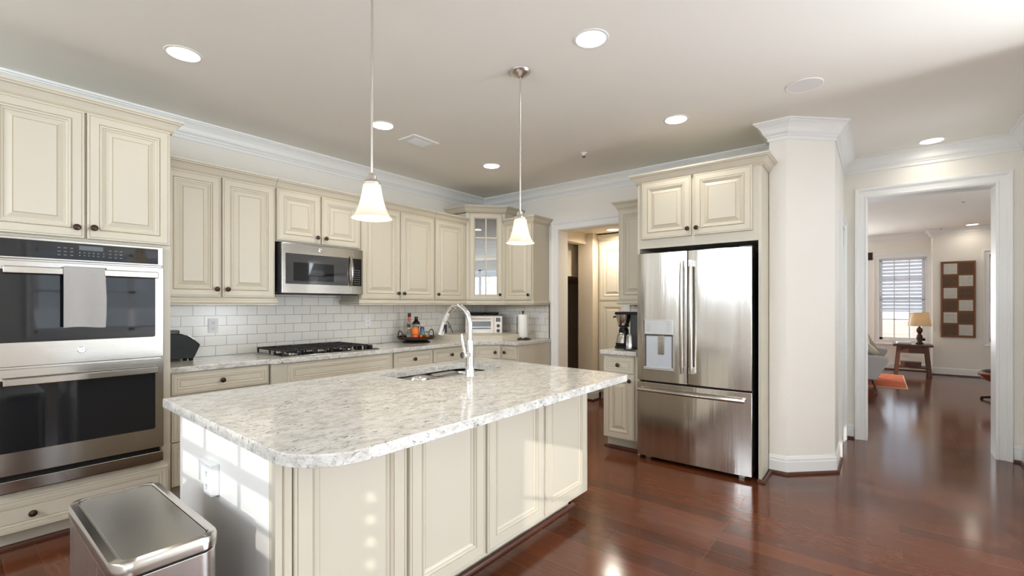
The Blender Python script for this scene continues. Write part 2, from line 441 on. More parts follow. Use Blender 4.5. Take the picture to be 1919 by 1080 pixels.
# crown moulding around the kitchen ceiling
CROWN = [(0.0, -0.142), (0.010, -0.142), (0.012, -0.118), (0.020, -0.112), (0.022, -0.104), (0.034, -0.094), (0.040, -0.086), (0.050, -0.060), (0.064, -0.040), (0.080, -0.026), (0.088, -0.022), (0.088, -0.016), (0.10, -0.014), (0.10, -0.0005), (0.0, -0.0005)]
zc = lambda a, b, h: (a, b, H + h)
cr = MB().mould([(XL, 0), (0, 0), (0, -3.585), (-0.56, -3.585), (-0.56, -3.705), (-0.265, -4.0), (0.98, -4.0), (0.98, -5.225), (-1.0, -5.225), (-1.0, YR)], CROWN, zc)
struct('trim_1', cr, M['trim'])

def casing(name, axis, at, out, a, b, z1, w=0.098, z0=0.0, sill=False):
    """door or window casing swept round an opening; out = +1/-1 direction of the face"""
    prof = [(0.0, 0.0), (0.0, 0.012), (0.006, 0.016), (0.014, 0.016), (0.018, 0.011), (w * 0.62, 0.014), (w * 0.66, 0.02), (w * 0.72, 0.022), (w * 0.78, 0.026), (w * 0.95, 0.028), (w, 0.024), (w, 0.0)]
    if axis == 'x': mp = lambda s, z, h: (at + out * h, s, z)
    else: mp = lambda s, z, h: (s, at + out * h, z)
    if sill: path, cl = [(b, z0), (a, z0), (a, z1), (b, z1)], True
    else: path, cl = [(a, z0), (a, z1), (b, z1), (b, z0)], False
    # offset is to the right of travel: travelling up at a then along +s, right is inward, so mirror the offset
    prof = [(-o, h) for o, h in prof]
    return struct(name, MB().mould(path, prof, mp, closed=cl), M['trim'])
casing('trim_2', 'x', 0.0, -1, -2.06, -1.225, 2.245, w=0.10)
casing('trim_3', 'x', 0.98, -1, -5.065, -4.183, 2.385)
struct('trim_4', MB().box(0.975, 1.205, -5.075, -5.062, 0, 2.385).box(0.975, 1.205, -4.186, -4.173, 0, 2.385).box(0.975, 1.205, -5.065, -4.183, 2.378, 2.392), M['trim'])
struct('trim_5', MB().box(-0.003, 0.203, -1.228, -1.219, 0, 2.245).box(-0.003, 0.203, -2.066, -2.057, 0, 2.245).box(-0.003, 0.203, -2.06, -1.225, 2.24, 2.25), M['wall'])
casing('trim_6', 'y', -4.0, -1, 0.24, 0.80, 2.06, w=0.09)
struct('door_2', MB().box(0.242, 0.798, -4.006, -3.996, 0.005, 2.058).mould([(0.33, 0.2), (0.33, 1.0), (0.71, 1.0), (0.71, 0.2)], [(0, 0), (0.006, 0.006), (0.02, 0.006), (0.026, 0)], lambda a, b, h: (a, -4.006 - h, b), closed=True).mould([(0.33, 1.15), (0.33, 1.92), (0.71, 1.92), (0.71, 1.15)], [(0, 0), (0.006, 0.006), (0.02, 0.006), (0.026, 0)], lambda a, b, h: (a, -4.006 - h, b), closed=True), M['trim'])

# baseboards with dark shoe moulding
BASE = [(0.0, 0.0), (0.014, 0.0), (0.014, 0.095), (0.011, 0.105), (0.012, 0.118), (0.008, 0.128), (0.004, 0.14), (0.0, 0.142)]
SHOE = [(0.012, 0.0), (0.032, 0.0), (0.031, 0.010), (0.026, 0.018), (0.014, 0.021)]
zb = lambda a, b, h: (a, b, h)
def baseboard(nm, nm2, path, base=True):
    if base: struct(nm, MB().mould(path, BASE, zb), M['trim'])
    struct(nm2, MB().mould(path, SHOE, zb), M['shoe'])
baseboard('baseboard_pier', 'trim_7', [(-0.56, -3.585), (-0.56, -3.705), (-0.265, -4.0), (0.145, -4.0)])
baseboard('baseboard_side', 'trim_8', [(0.90, -4.0), (0.98, -4.0), (0.98, -4.08)])
baseboard('baseboard_far', 'trim_9', [(0.98, -5.168), (0.98, -5.225), (-1.0, -5.225), (-1.0, YR)])
baseboard('baseboard_left', 'trim_10', [(XL, YR), (XL, 0), (-4.62, 0)])

struct('sun_block_fin', MB().box(-12.3, XL - 0.18, -3.85, -3.7, 0, 3.3), M['wall'])  # unseen fin added outside to keep sun out of the clerestory
sl = MB()
for k in range(9): sl.box(XL - 0.10, XL - 0.06, -5.21, -5.02, 1.22 + k * 0.085, 1.257 + k * 0.085)
struct('trim_40', sl, M['trim'])  # unseen bars added to break the slot's sunlight into dots
# windows out of view, some of them added to bring in light
def window(name, axis, at, out, a, b, z0, z1, cols, rows, inner, double=1):
    """wood frame with muntins and panes set in a wall opening; panes one thin sheet"""
    root = bpy.data.objects.new(name, None); C.objects.link(root); root['kind'] = 'structure'
    fr = MB()
    def bar(s0, s1, c0, c1, t0=0.03, t1=0.08):
        lo, hi = sorted((at + out * t0, at + out * t1))
        if axis == 'x': fr.box(lo, hi, s0, s1, c0, c1)
        else: fr.box(s0, s1, lo, hi, c0, c1)
    w = (b - a) / double
    for k in range(double):
        p, q = a + k * w, a + (k + 1) * w
        bar(p, p + 0.05, z0, z1); bar(q - 0.05, q, z0, z1); bar(p, q, z0, z0 + 0.05); bar(p, q, z1 - 0.05, z1)
        zm = (z0 + z1) / 2
        bar(p, q, zm - 0.02, zm + 0.02)
        for c in range(1, cols):
            x = p + (q - p) * c / cols; bar(x - 0.009, x + 0.009, z0, z1, 0.045, 0.065)
        for r in range(1, rows):
            if abs(r / rows - 0.5) > 0.01:
                z = z0 + (z1 - z0) * r / rows; bar(p, q, z - 0.009, z + 0.009, 0.045, 0.065)
    obj('window_frame', fr, M['trim'], root)
    g = MB(); lo = at + out * 0.052; hi = at + out * 0.056
    lo, hi = min(lo, hi), max(lo, hi)
    if axis == 'x': g.box(lo, hi, a + 0.02, b - 0.02, z0 + 0.02, z1 - 0.02)
    else: g.box(a + 0.02, b - 0.02, lo, hi, z0 + 0.02, z1 - 0.02)
    obj('pane', g, M['glass'], root)
    return root
window('window_1', 'x', XL, -1, *WIN_L[1], 3, 4, True)
window('window_2', 'x', XL, -1, *WIN_L[2], 2, 4, True, 2)
window('added_south_window', 'y', -5.225, -1, -0.25, 0.6, 0.85, 2.25, 3, 4, True)  # unseen window added to light the ceiling by the wide doorway
casing('trim_41', 'y', -5.225, 1, -0.25, 0.6, 2.25, z0=0.85, sill=True)  # casing of the added south window
window('added_side_window', 'x', -1.0, 1, -8.0, -5.45, 0.05, 2.4, 3, 6, True, 2)  # unseen glazing added where the side light enters
window('added_clerestory', 'x', XL, -1, *WIN_L[0], 4, 1, True, 2)  # unseen clerestory added to light the far walls
window('window_3', 'y', YR, -1, *WIN_R[0], 3, 4, True, 2)
window('window_4', 'y', YR, -1, *WIN_R[1], 3, 4, True, 2)
for i, (ax, at, o, w) in enumerate((('x', XL, 1, WIN_L[0]), ('x', XL, 1, WIN_L[1]), ('y', YR, 1, WIN_R[0]), ('y', YR, 1, WIN_R[1]), ('x', XL, 1, WIN_L[2]))):
    casing('trim_%d' % (30 + i), ax, at, o, w[0], w[1], w[3], z0=w[2], sill=True)

# ------------------------------------------------------------------ cabinet pieces
CR, GL = M['cream'], M['glaze']
RAISED = [(0.0, 0.020, 0), (0.0, 0.003, 0), (0.003, 0.0, 0), (0.010, 0.0, 1), (0.0118, 0.0022, 1), (0.0138, 0.0, 0), (0.052, 0.0, 1), (0.0545, 0.004, 0), (0.060, -0.003, 0), (0.068, -0.001, 1), (0.0705, 0.004, 0), (0.080, 0.007, 1), (0.083, 0.010, 0), (0.088, 0.010, 0), (0.112, 0.001, 1), (0.1145, 0.003, 1), (0.117, 0.0, 0)]
DRAW = [(0.0, 0.020, 0), (0.0, 0.003, 0), (0.003, 0.0, 0), (0.008, 0.0, 1), (0.0098, 0.002, 1), (0.0115, 0.0, 0), (0.030, 0.0, 1), (0.032, 0.004, 0), (0.036, 0.001, 0), (0.047, 0.003, 1), (0.049, 0.005, 1), (0.051, 0.002, 0)]
FLAT = [(0.0, 0.020, 0), (0.0, 0.003, 0), (0.003, 0.0, 0), (0.010, 0.0, 1), (0.0118, 0.0022, 1), (0.0138, 0.0, 0), (0.062, 0.0, 1), (0.0645, 0.003, 0), (0.070, -0.002, 0), (0.078, 0.004, 1), (0.080, 0.007, 0), (0.088, 0.010, 0), (0.094, 0.014, 1), (0.0965, 0.0135, 0)]
def front_mb(x0, z0, w, h, prof, y=-0.021, open_c=False):
    """a cabinet front: nested rectangles stepping from the edge to the middle"""
    mb = MB(); q = min(w, h) / 2 - 0.006
    sc = min(1.0, q / prof[-1][0])
    ins = [p[0] * sc for p in prof]
    vs = []
    for i, p in zip(ins, prof):
        a, b, c, d = x0 + i, x0 + w - i, z0 + i, z0 + h - i
        vs += [(a, y + p[1], c), (b, y + p[1], c), (b, y + p[1], d), (a, y + p[1], d)]
    n = len(mb.v); mb.v += vs
    for k in range(len(prof) - 1):
        for e in range(4):
            f = (e + 1) % 4
            mb.f.append((k * 4 + e, k * 4 + f, k * 4 + 4 + f, k * 4 + 4 + e)); mb.m.append(prof[k][2]); mb.sm.append(False)
    if not open_c:
        k = (len(prof) - 1) * 4
        mb.f.append((k, k + 1, k + 2, k + 3)); mb.m.append(0); mb.sm.append(False)
    mb.f.append((3, 2, 1, 0)); mb.m.append(0); mb.sm.append(False)
    return mb
KNOB = [(0.0045, 0.0), (0.0085, -0.001), (0.0065, -0.006), (0.0055, -0.012), (0.009, -0.016), (0.0155, -0.020), (0.0165, -0.024), (0.0145, -0.029), (0.008, -0.032), (0.0, -0.033)]
knob_me = None
def knob(parent, x, z, y=-0.021):
    global knob_me
    if knob_me is None:
        o = obj('knob', MB().lathe([(r * 1.13, h) for r, h in KNOB], seg=16, axis='y'), M['bronze'], parent); knob_me = o.data
    else:
        o = bpy.data.objects.new('knob', knob_me); C.objects.link(o); o.parent = parent
    o.location = (x, y, z); return o
CABCROWN = [(0.0, 0.0), (0.010, 0.0), (0.012, 0.010), (0.018, 0.014), (0.020, 0.022), (0.030, 0.038), (0.042, 0.054), (0.050, 0.060), (0.052, 0.066), (0.060, 0.070), (0.062, 0.082), (0.0, 0.082)]
CABCROWN_M = [0, 1, 0, 1, 0, 0, 1, 0, 0, 0, 0, 0]
RAIL = [(0.0, 0.0), (0.014, 0.0), (0.014, 0.010), (0.020, 0.016), (0.020, 0.030), (0.014, 0.036), (0.012, 0.050), (0.0, 0.050)]
RAIL_M = [0, 0, 1, 0, 1, 0, 0, 0]
def cabinet(name, label, cat, loc, rz, w, d, z0, z1, fronts, toe=False, crown=None, rail=None, group=None, body=None):
    """local frame: x along the face, -y out of the face, z from the thing's base"""
    zb0 = 0.0 if toe else z0
    t = thing(name, label, cat, (loc[0], loc[1], zb0), rz, group)
    b = MB()
    if body: body(b)
    else: b.box(0, w, 0, d, z0 - zb0, z1 - zb0)
    if toe: b.box(0.0, w, 0.075, d, 0, z0)
    obj('cabinet_body', b, [CR, GL], t, 0.0015)
    for kind, x, z, fw, fh, kn in fronts:
        prof = {'door': RAISED, 'drawer': DRAW, 'panel': FLAT}[kind]
        f = obj('drawer' if kind == 'drawer' else 'door', front_mb(x, z - zb0, fw, fh, prof), [CR, GL], t)
        for kx, kz in (kn or []): knob(f, kx, kz - zb0)
    if crown:
        obj('crown_moulding', MB().mould(crown[1], CABCROWN, lambda a, b_, h: (a, b_, crown[0] - zb0 + h), mis=CABCROWN_M), [CR, GL], t)
    if rail:
        obj('light_rail', MB().mould(rail[1], RAIL, lambda a, b_, h: (a, b_, rail[0] - zb0 + h), mis=RAIL_M), [CR, GL], t)
    return t
UZ0, UZ1 = 1.383, 2.312
DZ, DH = 1.392, 0.912
UG = 'upper cabinets along the tiled back wall'
# oven tower
TW = 0.835
def tower_body(b):
    z = lambda v: v
    b.box(0, 0.05, 0, 0.6, 0.10, 2.47); b.box(TW - 0.05, TW, 0, 0.6, 0.10, 2.47)
    b.box(0.05, TW - 0.05, 0, 0.6, 1.695, 2.47); b.box(0.05, TW - 0.05, 0, 0.6, 0.10, 0.315); b.box(0.05, TW - 0.05, 0.56, 0.6, 0.3, 1.7)
cabinet('oven_cabinet', 'tall cream cabinet at frame edge holding the double wall oven', 'cabinet', (-4.60, -0.615), 0, TW, 0.6, 0.10, 2.47,
        [('door', 0.012, 1.722, 0.400, 0.742, [(0.377, 1.782)]), ('door', 0.424, 1.722, 0.404, 0.742, [(0.452, 1.787)]),
         ('drawer', 0.012, 0.104, 0.806, 0.178, [(0.20, 0.192), (0.612, 0.192)])], toe=True,
        crown=(2.46, [(0, 0.6), (0, 0), (TW, 0), (TW, 0.6)]), body=tower_body)
struct('trim_11', MB().mould([(-4.60, -0.54), (-3.765, -0.54)], SHOE, zb), M['shoe'])
# upper cabinets on the back wall
cabinet('upper_cabinet', 'tall cream two-door upper cabinet between oven tower and microwave', 'cabinet', (-3.755, -0.34), 0, 0.785, 0.335, UZ0, UZ1,
        [('door', 0.018, DZ, 0.357, DH, [(0.345, 1.452)]), ('door', 0.388, DZ, 0.388, DH, [(0.418, 1.452)])],
        crown=(2.302, [(0, 0), (0.785, 0)]), rail=(1.334, [(0, 0), (0.785, 0), (0.785, 0.335)]), group=UG)
cabinet('upper_cabinet', 'short cream two-door upper cabinet directly above the microwave', 'cabinet', (-2.967, -0.34), 0, 0.795, 0.335, 1.865, UZ1,
        [('door', 0.008, 1.876, 0.378, 0.428, [(0.352, 1.930)]), ('door', 0.400, 1.876, 0.386, 0.428, [(0.432, 1.930)])],
        crown=(2.302, [(0, 0), (0.795, 0)]), group=UG)
cabinet('upper_cabinet', 'tall cream two-door upper cabinet right of the microwave, behind a pendant', 'cabinet', (-2.170, -0.34), 0, 0.948, 0.335, UZ0, UZ1,
        [('door', 0.008, DZ, 0.458, DH, [(0.436, 1.452)]), ('door', 0.478, DZ, 0.458, DH, [(0.510, 1.452)])],
        crown=(2.302, [(0, 0), (0.948, 0)]), rail=(1.334, [(0, 0.335), (0, 0), (0.948, 0)]), group=UG)
cabinet('upper_cabinet', 'narrow cream single-door upper cabinet touching the glass corner cabinet', 'cabinet', (-1.220, -0.34), 0, 0.515, 0.335, UZ0, UZ1,
        [('door', 0.010, DZ, 0.452, DH, [(0.040, 1.452)])],
        crown=(2.302, [(0, 0), (0.515, 0)]), rail=(1.334, [(0, 0), (0.54, 0)]), group=UG)
# glass-front corner cabinet
ca, cb = Vector((-0.70, -0.34)), Vector((-0.34, -0.66))
cang = math.atan2(cb.y - ca.y, cb.x - ca.x); cw = (cb - ca).length
tcorner = thing('corner_cabinet', 'taller cream corner upper cabinet with a glass muntin door', 'cabinet', (ca.x, ca.y, UZ0), cang, UG)
def loc2(p):
    d = Vector(p) - ca; c_, s_ = math.cos(-cang), math.sin(-cang)
    return (d.x * c_ - d.y * s_, d.x * s_ + d.y * c_)
cpts = [loc2(p) for p in ((-0.70, -0.005), (-0.70, -0.34), (-0.34, -0.66), (-0.005, -0.66), (-0.005, -0.005))]
ch = 2.475 - UZ0
cbod = MB()
cbod.prism(cpts, 0, 0.02); cbod.prism(cpts, ch - 0.02, ch)
for i in (0, 2, 3, 4):
    p, q = Vector(cpts[i]), Vector(cpts[(i + 1) % 5]); dd = (q - p).normalized(); nn = Vector((-dd.y, dd.x)) * 0.018
    cbod.prism([tuple(p), tuple(q), tuple(q + nn), tuple(p + nn)], 0, ch)
cbod.box(0, 0.046, 0, 0.02, 0, ch).box(cw - 0.046, cw, 0, 0.02, 0, ch).box(0.046, cw - 0.046, 0, 0.02, ch - 0.02, ch)
obj('cabinet_body', cbod, [CR, GL], tcorner)
inner = [tuple(Vector(p) * 0.94 + Vector((cw / 2, 0.25)) * 0.06) for p in cpts]
for k in (1, 2):
    obj('shelf', MB().prism(inner, ch * k / 3 - 0.009, ch * k / 3 + 0.009), CR, tcorner)
dx0, dx1 = 0.040, cw - 0.040
GD = [(0.0, 0.020, 0), (0.0, 0.003, 0), (0.003, 0.0, 0), (0.010, 0.0, 1), (0.0118, 0.0022, 1), (0.0138, 0.0, 0), (0.050, 0.0, 1), (0.0525, 0.004, 0), (0.058, 0.0, 0), (0.066, 0.006, 1), (0.069, 0.012, 0), (0.070, 0.020, 0)]
dh = ch - 0.03
gd = front_mb(dx0, 0.009, dx1 - dx0, dh, GD, open_c=True)
gd.f.pop(); gd.m.pop(); gd.sm.pop()
gx0, gx1, gz0, gz1 = dx0 + 0.069, dx1 - 0.069, 0.009 + 0.069, 0.009 + dh - 0.069
gm = (gx0 + gx1) / 2
gd.box(gm - 0.008, gm + 0.008, -0.019, -0.004, gz0, gz1)
for k in (1, 2, 3):
    z = gz0 + (gz1 - gz0) * k / 4; gd.box(gx0, gx1, -0.019, -0.004, z - 0.008, z + 0.008)
gdo = obj('door', gd, [CR, GL], tcorner)
obj('pane', MB().box(gx0 - 0.004, gx1 + 0.004, -0.009, -0.006, gz0 - 0.004, gz1 + 0.004), M['cabglass'], gdo)
knob(gdo, dx1 - 0.03, 0.075)
obj('crown_moulding', MB().mould([cpts[0], cpts[1], cpts[2], cpts[3]], CABCROWN, lambda a, b_, h: (a, b_, ch - 0.012 + h), mis=CABCROWN_M), [CR, GL], tcorner)
obj('light_rail', MB().mould([cpts[1], cpts[2]], RAIL, lambda a, b_, h: (a, b_, -0.049 + h), mis=RAIL_M), [CR, GL], tcorner)
# upper on the right wall
cabinet('upper_cabinet', 'narrow cream single-door upper cabinet above the paper towel holder', 'cabinet', (-0.34, -0.662), -PI / 2, 0.425, 0.335, UZ0, UZ1,
        [('door', 0.016, DZ, 0.396, DH, [(0.378, 1.452)])],
        crown=(2.302, [(0, 0), (0.425, 0), (0.425, 0.335)]), rail=(1.334, [(0, 0), (0.425, 0), (0.425, 0.335)]), group=UG)
# base cabinets
BG = 'base cabinets under the back counter'
def base3(w, xs): pass
cabinet('base_cabinet', 'cream three-drawer base cabinet beside the oven tower', 'cabinet', (-3.762, -0.572), 0, 0.645, 0.565, 0.105, 0.875,
        [('drawer', 0.010, 0.728, 0.622, 0.138, [(0.31, 0.797)]), ('drawer', 0.010, 0.412, 0.622, 0.305, [(0.31, 0.565)]), ('drawer', 0.010, 0.113, 0.622, 0.288, [(0.31, 0.257)])], toe=True, group=BG)
cabinet('base_cabinet', 'cream bumped-out base cabinet with a long blank front under the gas cooktop', 'cabinet', (-3.113, -0.630), 0, 1.112, 0.622, 0.105, 0.875,
        [('drawer', 0.112, 0.718, 0.962, 0.146, None), ('door', 0.112, 0.113, 0.478, 0.592, [(0.565, 0.645)]), ('door', 0.596, 0.113, 0.478, 0.592, [(0.620, 0.645)])], toe=True, group=BG)
cabinet('base_cabinet', 'cream two-drawer base cabinet below the tray of bottles', 'cabinet', (-1.998, -0.602), 0, 1.05, 0.595, 0.105, 0.875,
        [('drawer', 0.018, 0.718, 0.495, 0.146, [(0.265, 0.791)]), ('drawer', 0.525, 0.718, 0.500, 0.146, [(0.775, 0.791)]),
         ('door', 0.018, 0.113, 0.495, 0.592, [(0.485, 0.645)]), ('door', 0.525, 0.113, 0.500, 0.592, [(0.555, 0.645)])], toe=True, group=BG)
ba, bb = Vector((-0.945, -0.602)), Vector((-0.662, -0.885))
def corner_base(b):
    an = math.atan2(bb.y - ba.y, bb.x - ba.x)
    def l2(p):
        d = Vector(p) - ba; c_, s_ = math.cos(-an), math.sin(-an); return (d.x * c_ - d.y * s_, d.x * s_ + d.y * c_)
    b.prism([l2(p) for p in ((-0.945, -0.01), (-0.945, -0.602), (-0.662, -0.885), (-0.01, -0.885), (-0.01, -0.01))], 0.105, 0.875)
cabinet('base_cabinet', 'cream angled corner base cabinet below the toaster oven', 'cabinet', (ba.x, ba.y), math.atan2(bb.y - ba.y, bb.x - ba.x), 0.40, 0.30, 0.105, 0.875,
        [('drawer', 0.090, 0.718, 0.285, 0.146, [(0.312, 0.791)]), ('door', 0.020, 0.113, 0.36, 0.592, [(0.05, 0.645)])], toe=False, group=BG, body=corner_base)
cabinet('base_cabinet', 'narrow cream base cabinet at the right end of the back counter', 'cabinet', (-0.662, -0.888), -PI / 2, 0.232, 0.655, 0.105, 0.875,
        [('drawer', 0.010, 0.718, 0.205, 0.146, [(0.055, 0.791)]), ('door', 0.010, 0.113, 0.205, 0.592, [(0.04, 0.645)])], toe=True, group=BG)
# countertop
ct = [(-3.765, -0.002), (-3.765, -0.600), (-3.135, -0.600), (-3.11, -0.658), (-2.03, -0.658), (-2.0, -0.640), (-0.955, -0.640), (-0.70, -0.895), (-0.70, -1.135), (-0.002, -1.135), (-0.002, -0.002)]
tag(obj('countertop', MB().prism(ct, 0.876, 0.914), M['granite'], None, 0.004), 'speckled white granite counter running along the tiled back wall', 'countertop')
# tiled backsplash
struct('trim_12', MB().box(-3.765, -0.008, -0.008, -0.0005, 0.9145, 1.43), M['tileA'])
tb = obj('trim_13', MB().box(0, 1.087, -0.008, -0.0005, 0.9145, 1.40), M['tileA'], loc=(0, 0, 0), rz=-PI / 2); tb['kind'] = 'structure'
tb.data.materials[0] = brick_mat('subway_tile_side', rgb(240, 237, 230), rgb(236, 232, 224), rgb(140, 129, 114), TP, TV, 0.0016, (-0.2265 + TP / 2, -0.915, 0), (-PI / 2, 0, 0), 0.2, 0.001)
struct('trim_14', MB().box(-0.010, -0.0005, -1.0945, -1.087, 0.9145, 1.334), M['bronze'])

# refrigerator surround
FW = 0.984
def fr_body(b):
    b.box(0, 0.020, 0, 0.835, 0.0, 2.42); b.box(FW - 0.022, FW, 0, 0.835, 0.0, 2.42)
    b.box(0.020, FW - 0.022, 0, 0.83, 1.825, 2.42)
fc = cabinet('refrigerator_cabinet', 'cream two-door cabinet and side panels surrounding the steel refrigerator', 'cabinet', (-0.84, -2.597), -PI / 2, FW, 0.83, 0.0, 2.42,
        [('door', 0.044, 1.904, 0.424, 0.498, [(0.444, 1.962)]), ('door', 0.488, 1.904, 0.434, 0.498, [(0.515, 1.962)])],
        crown=(2.392, [(0, 0.83), (0, 0), (FW, 0), (FW, 0.275)]), body=fr_body)
struct('trim_15', MB().mould([(-0.855, -3.559), (-0.855, -3.583), (-0.60, -3.583)], SHOE, zb), M['shoe'])
# coffee nook cabinets
cabinet('base_cabinet', 'narrow cream base cabinet with one drawer and door beside the refrigerator', 'cabinet', (-0.822, -2.258), -PI / 2, 0.338, 0.815, 0.105, 0.875,
        [('drawer', 0.006, 0.712, 0.300, 0.148, [(0.155, 0.786)]), ('door', 0.006, 0.113, 0.300, 0.586, [(0.268, 0.648)])], toe=True)
struct('trim_16', MB().mould([(-0.745, -2.235), (-0.745, -2.597)], SHOE, zb), M['shoe'])
tag(obj('countertop', MB().box(-0.868, -0.003, -2.596, -2.234, 0.876, 0.914), M['granite'], None, 0.004), 'short granite counter holding the coffee maker beside the refrigerator', 'countertop')
cabinet('upper_cabinet', 'tall narrow cream upper cabinet above the coffee maker', 'cabinet', (-0.36, -2.188), -PI / 2, 0.408, 0.355, UZ0, UZ1,
        [('door', 0.006, DZ - 0.012, 0.380, DH + 0.012, [(0.35, 1.452)])],
        crown=(2.302, [(0, 0.355), (0, 0), (0.408, 0)]), rail=(1.334, [(0, 0.355), (0, 0), (0.408, 0)]))
struct('trim_17', MB().box(-0.008, -0.001, -2.596, -2.17, 0.9145, 1.39), M['tileA'])

# ------------------------------------------------------------------ island
IX0, IX1, IY0, IY1 = -4.052, -2.058, -2.755, -1.86
isl = thing('kitchen_island', 'large cream island with four paneled doors and a pale end panel', 'kitchen island', (IX0, IY0, 0))
IW, ID = IX1 - IX0, IY1 - IY0
b = MB().box(0.012, IW, 0, ID, 0.105, 0.60).box(0.012, IW, 0, 0.02, 0.60, 0.875).box(0.012, IW, ID - 0.02, ID, 0.60, 0.875).box(IW - 0.02, IW, 0.02, ID - 0.02, 0.60, 0.875).box(0.012, 0.10, 0.02, ID - 0.02, 0.60, 0.875)
b.box(0.012, IW - 0.06, 0.09, ID - 0.07, 0, 0.105)
obj('cabinet_body', b, [CR, GL], isl, 0.0015)
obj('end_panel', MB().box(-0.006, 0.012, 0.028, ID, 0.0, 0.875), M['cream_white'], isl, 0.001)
# corner post with grooves
post = MB().box(-0.006, 0.048, -0.018, 0.028, 0.0, 0.875).mould([(0.018, 0.0), (0.018, 0.874)], [(0, -0.018), (0.002, -0.0155), (0.004, -0.018)], lambda a, b_, h: (a, h - 0.003, b_), mi=1)
obj('corner_post', post, [CR, GL], isl, 0.002)
for (x0, x1, kx) in ((-3.998, -3.537, -3.565), (-3.523, -3.060, -3.495), (-3.045, -2.555, -2.585), (-2.543, -2.060, -2.513)):
    d = obj('door', front_mb(x0 - IX0, 0.112, x1 - x0, 0.752, FLAT), [CR, GL], isl)
    knob(d, kx - IX0, 0.800)
struct('trim_18', MB().mould([(-4.04, -2.668), (-2.115, -2.668), (-2.115, -1.93)], SHOE, zb), M['shoe'])
SX0, SX1, SY0, SY1 = -3.085, -2.335, -2.305, -1.915
outer = [(-4.10, -1.775)] + [p for p in rr(-4.125, -2.0, -3.10, -1.0, (0.19, 0.03, 0.01, 0.01), 10)][:11] + [(-2.155, -3.095), (-2.13, -3.088), (-2.118, -3.065), (-2.03, -1.775)]
hole = rr(SX0, SX1, SY0, SY1, (0.07, 0.07, 0.12, 0.07), 8)
tag(obj('countertop', slab_with_holes('c', outer, [hole], 0.8755, 0.914), M['granite'], None, 0.006, seg=3), 'large speckled granite island counter with rounded front corner', 'countertop')

# sink
sk = thing('sink', 'stainless double-bowl sink set under the island counter', 'sink', ((SX0 + SX1) / 2, (SY0 + SY1) / 2, 0.66))
def bowl(x0, x1, y0, y1, depth, r):
    mb = MB(); cx, cy = sk.location.x, sk.location.y
    rings = []
    for ins, z, k in ((-0.004, 0.212, r), (0.0, 0.208, r), (0.006, 0.18, r), (0.010, 0.04 + 0.2 - depth, r), (0.03, 0.012 + 0.2 - depth, r), (0.06, 0.2 - depth, r)):
        rings.append([(px - cx, py - cy, z) for px, py in rr(x0 + ins, x1 - ins, y0 + ins, y1 - ins, max(0.02, k - ins * 0.3), 6)])
    n = len(rings[0])
    for ring in rings: mb.v += ring
    for i in range(len(rings) - 1):
        for k in range(n):
            k2 = (k + 1) % n
            mb.f.append((i * n + k, i * n + k2, (i + 1) * n + k2, (i + 1) * n + k)); mb.m.append(0); mb.sm.append(True)
    mb.f.append(tuple((len(rings) - 1) * n + k for k in range(n))); mb.m.append(0); mb.sm.append(False)
    return mb
bw = [('bowl', SX0 - 0.012, -2.73, SY0 - 0.012, SY1 + 0.012), ('bowl', -2.71, SX1 + 0.012, SY0 - 0.012, SY1 + 0.012)]
for nm, a, b_, c, d in bw:
    o = obj(nm, bowl(a, b_, c, d, 0.19, 0.08), M['steel'], sk)
    obj('drain', MB().lathe([(0.0, 0.012), (0.03, 0.012), (0.042, 0.014), (0.045, 0.0105)], ((a + b_) / 2 - sk.location.x, (c + d) / 2 - sk.location.y, 0), 20), M['chrome'], o)
obj('divider', MB().box(-0.0, 0.02, -0.19, 0.19, 0.16, 0.185), M['steel'], sk, 0.004).location = (-2.73 - sk.location.x, 0, 0)

# faucet
fx, fy = -2.757, -2.378
fa = thing('faucet', 'tall chrome gooseneck pull-down faucet on the island counter', 'faucet', (fx, fy, 0.9142))
obj('base', MB().lathe([(0.030, 0), (0.030, 0.006), (0.0275, 0.010), (0.025, 0.06), (0.0225, 0.12), (0.0215, 0.205), (0.0195, 0.212), (0.0, 0.212)], seg=28), M['chrome'], fa)
arc = [(0, 0, 0.205), (0, 0, 0.26), (0, 0, 0.305)]
for k in range(1, 15):
    a = PI * k / 15.5
    arc.append((0, 0.105 - 0.105 * math.cos(a), 0.305 + 0.105 * math.sin(a)))
arc.append((0, 0.222, 0.315))
obj('spout', MB().tube(arc, 0.0155, 16), M['chrome'], fa)
hd = obj('spray_head', MB().tube([(0, 0.221, 0.32), (0, 0.228, 0.302), (0, 0.243, 0.262), (0, 0.252, 0.236)], [0.0165, 0.018, 0.022, 0.0235], 16), M['chrome'], fa)
obj('spray_button', MB().box(-0.006, 0.006, 0.200, 0.212, 0.245, 0.295), M['black'], hd, 0.002)
obj('handle_hub', MB().lathe([(0.0, -0.062), (0.019, -0.062), (0.021, -0.058), (0.021, -0.02), (0.018, 0.0)], (0, 0, 0.125), 20, axis='x'), M['chrome'], fa)
obj('handle', MB().tube([(-0.046, 0, 0.14), (-0.058, 0, 0.185), (-0.066, 0, 0.225), (-0.070, 0, 0.250)], [0.010, 0.0085, 0.008, 0.006], 12), M['chrome'], fa)

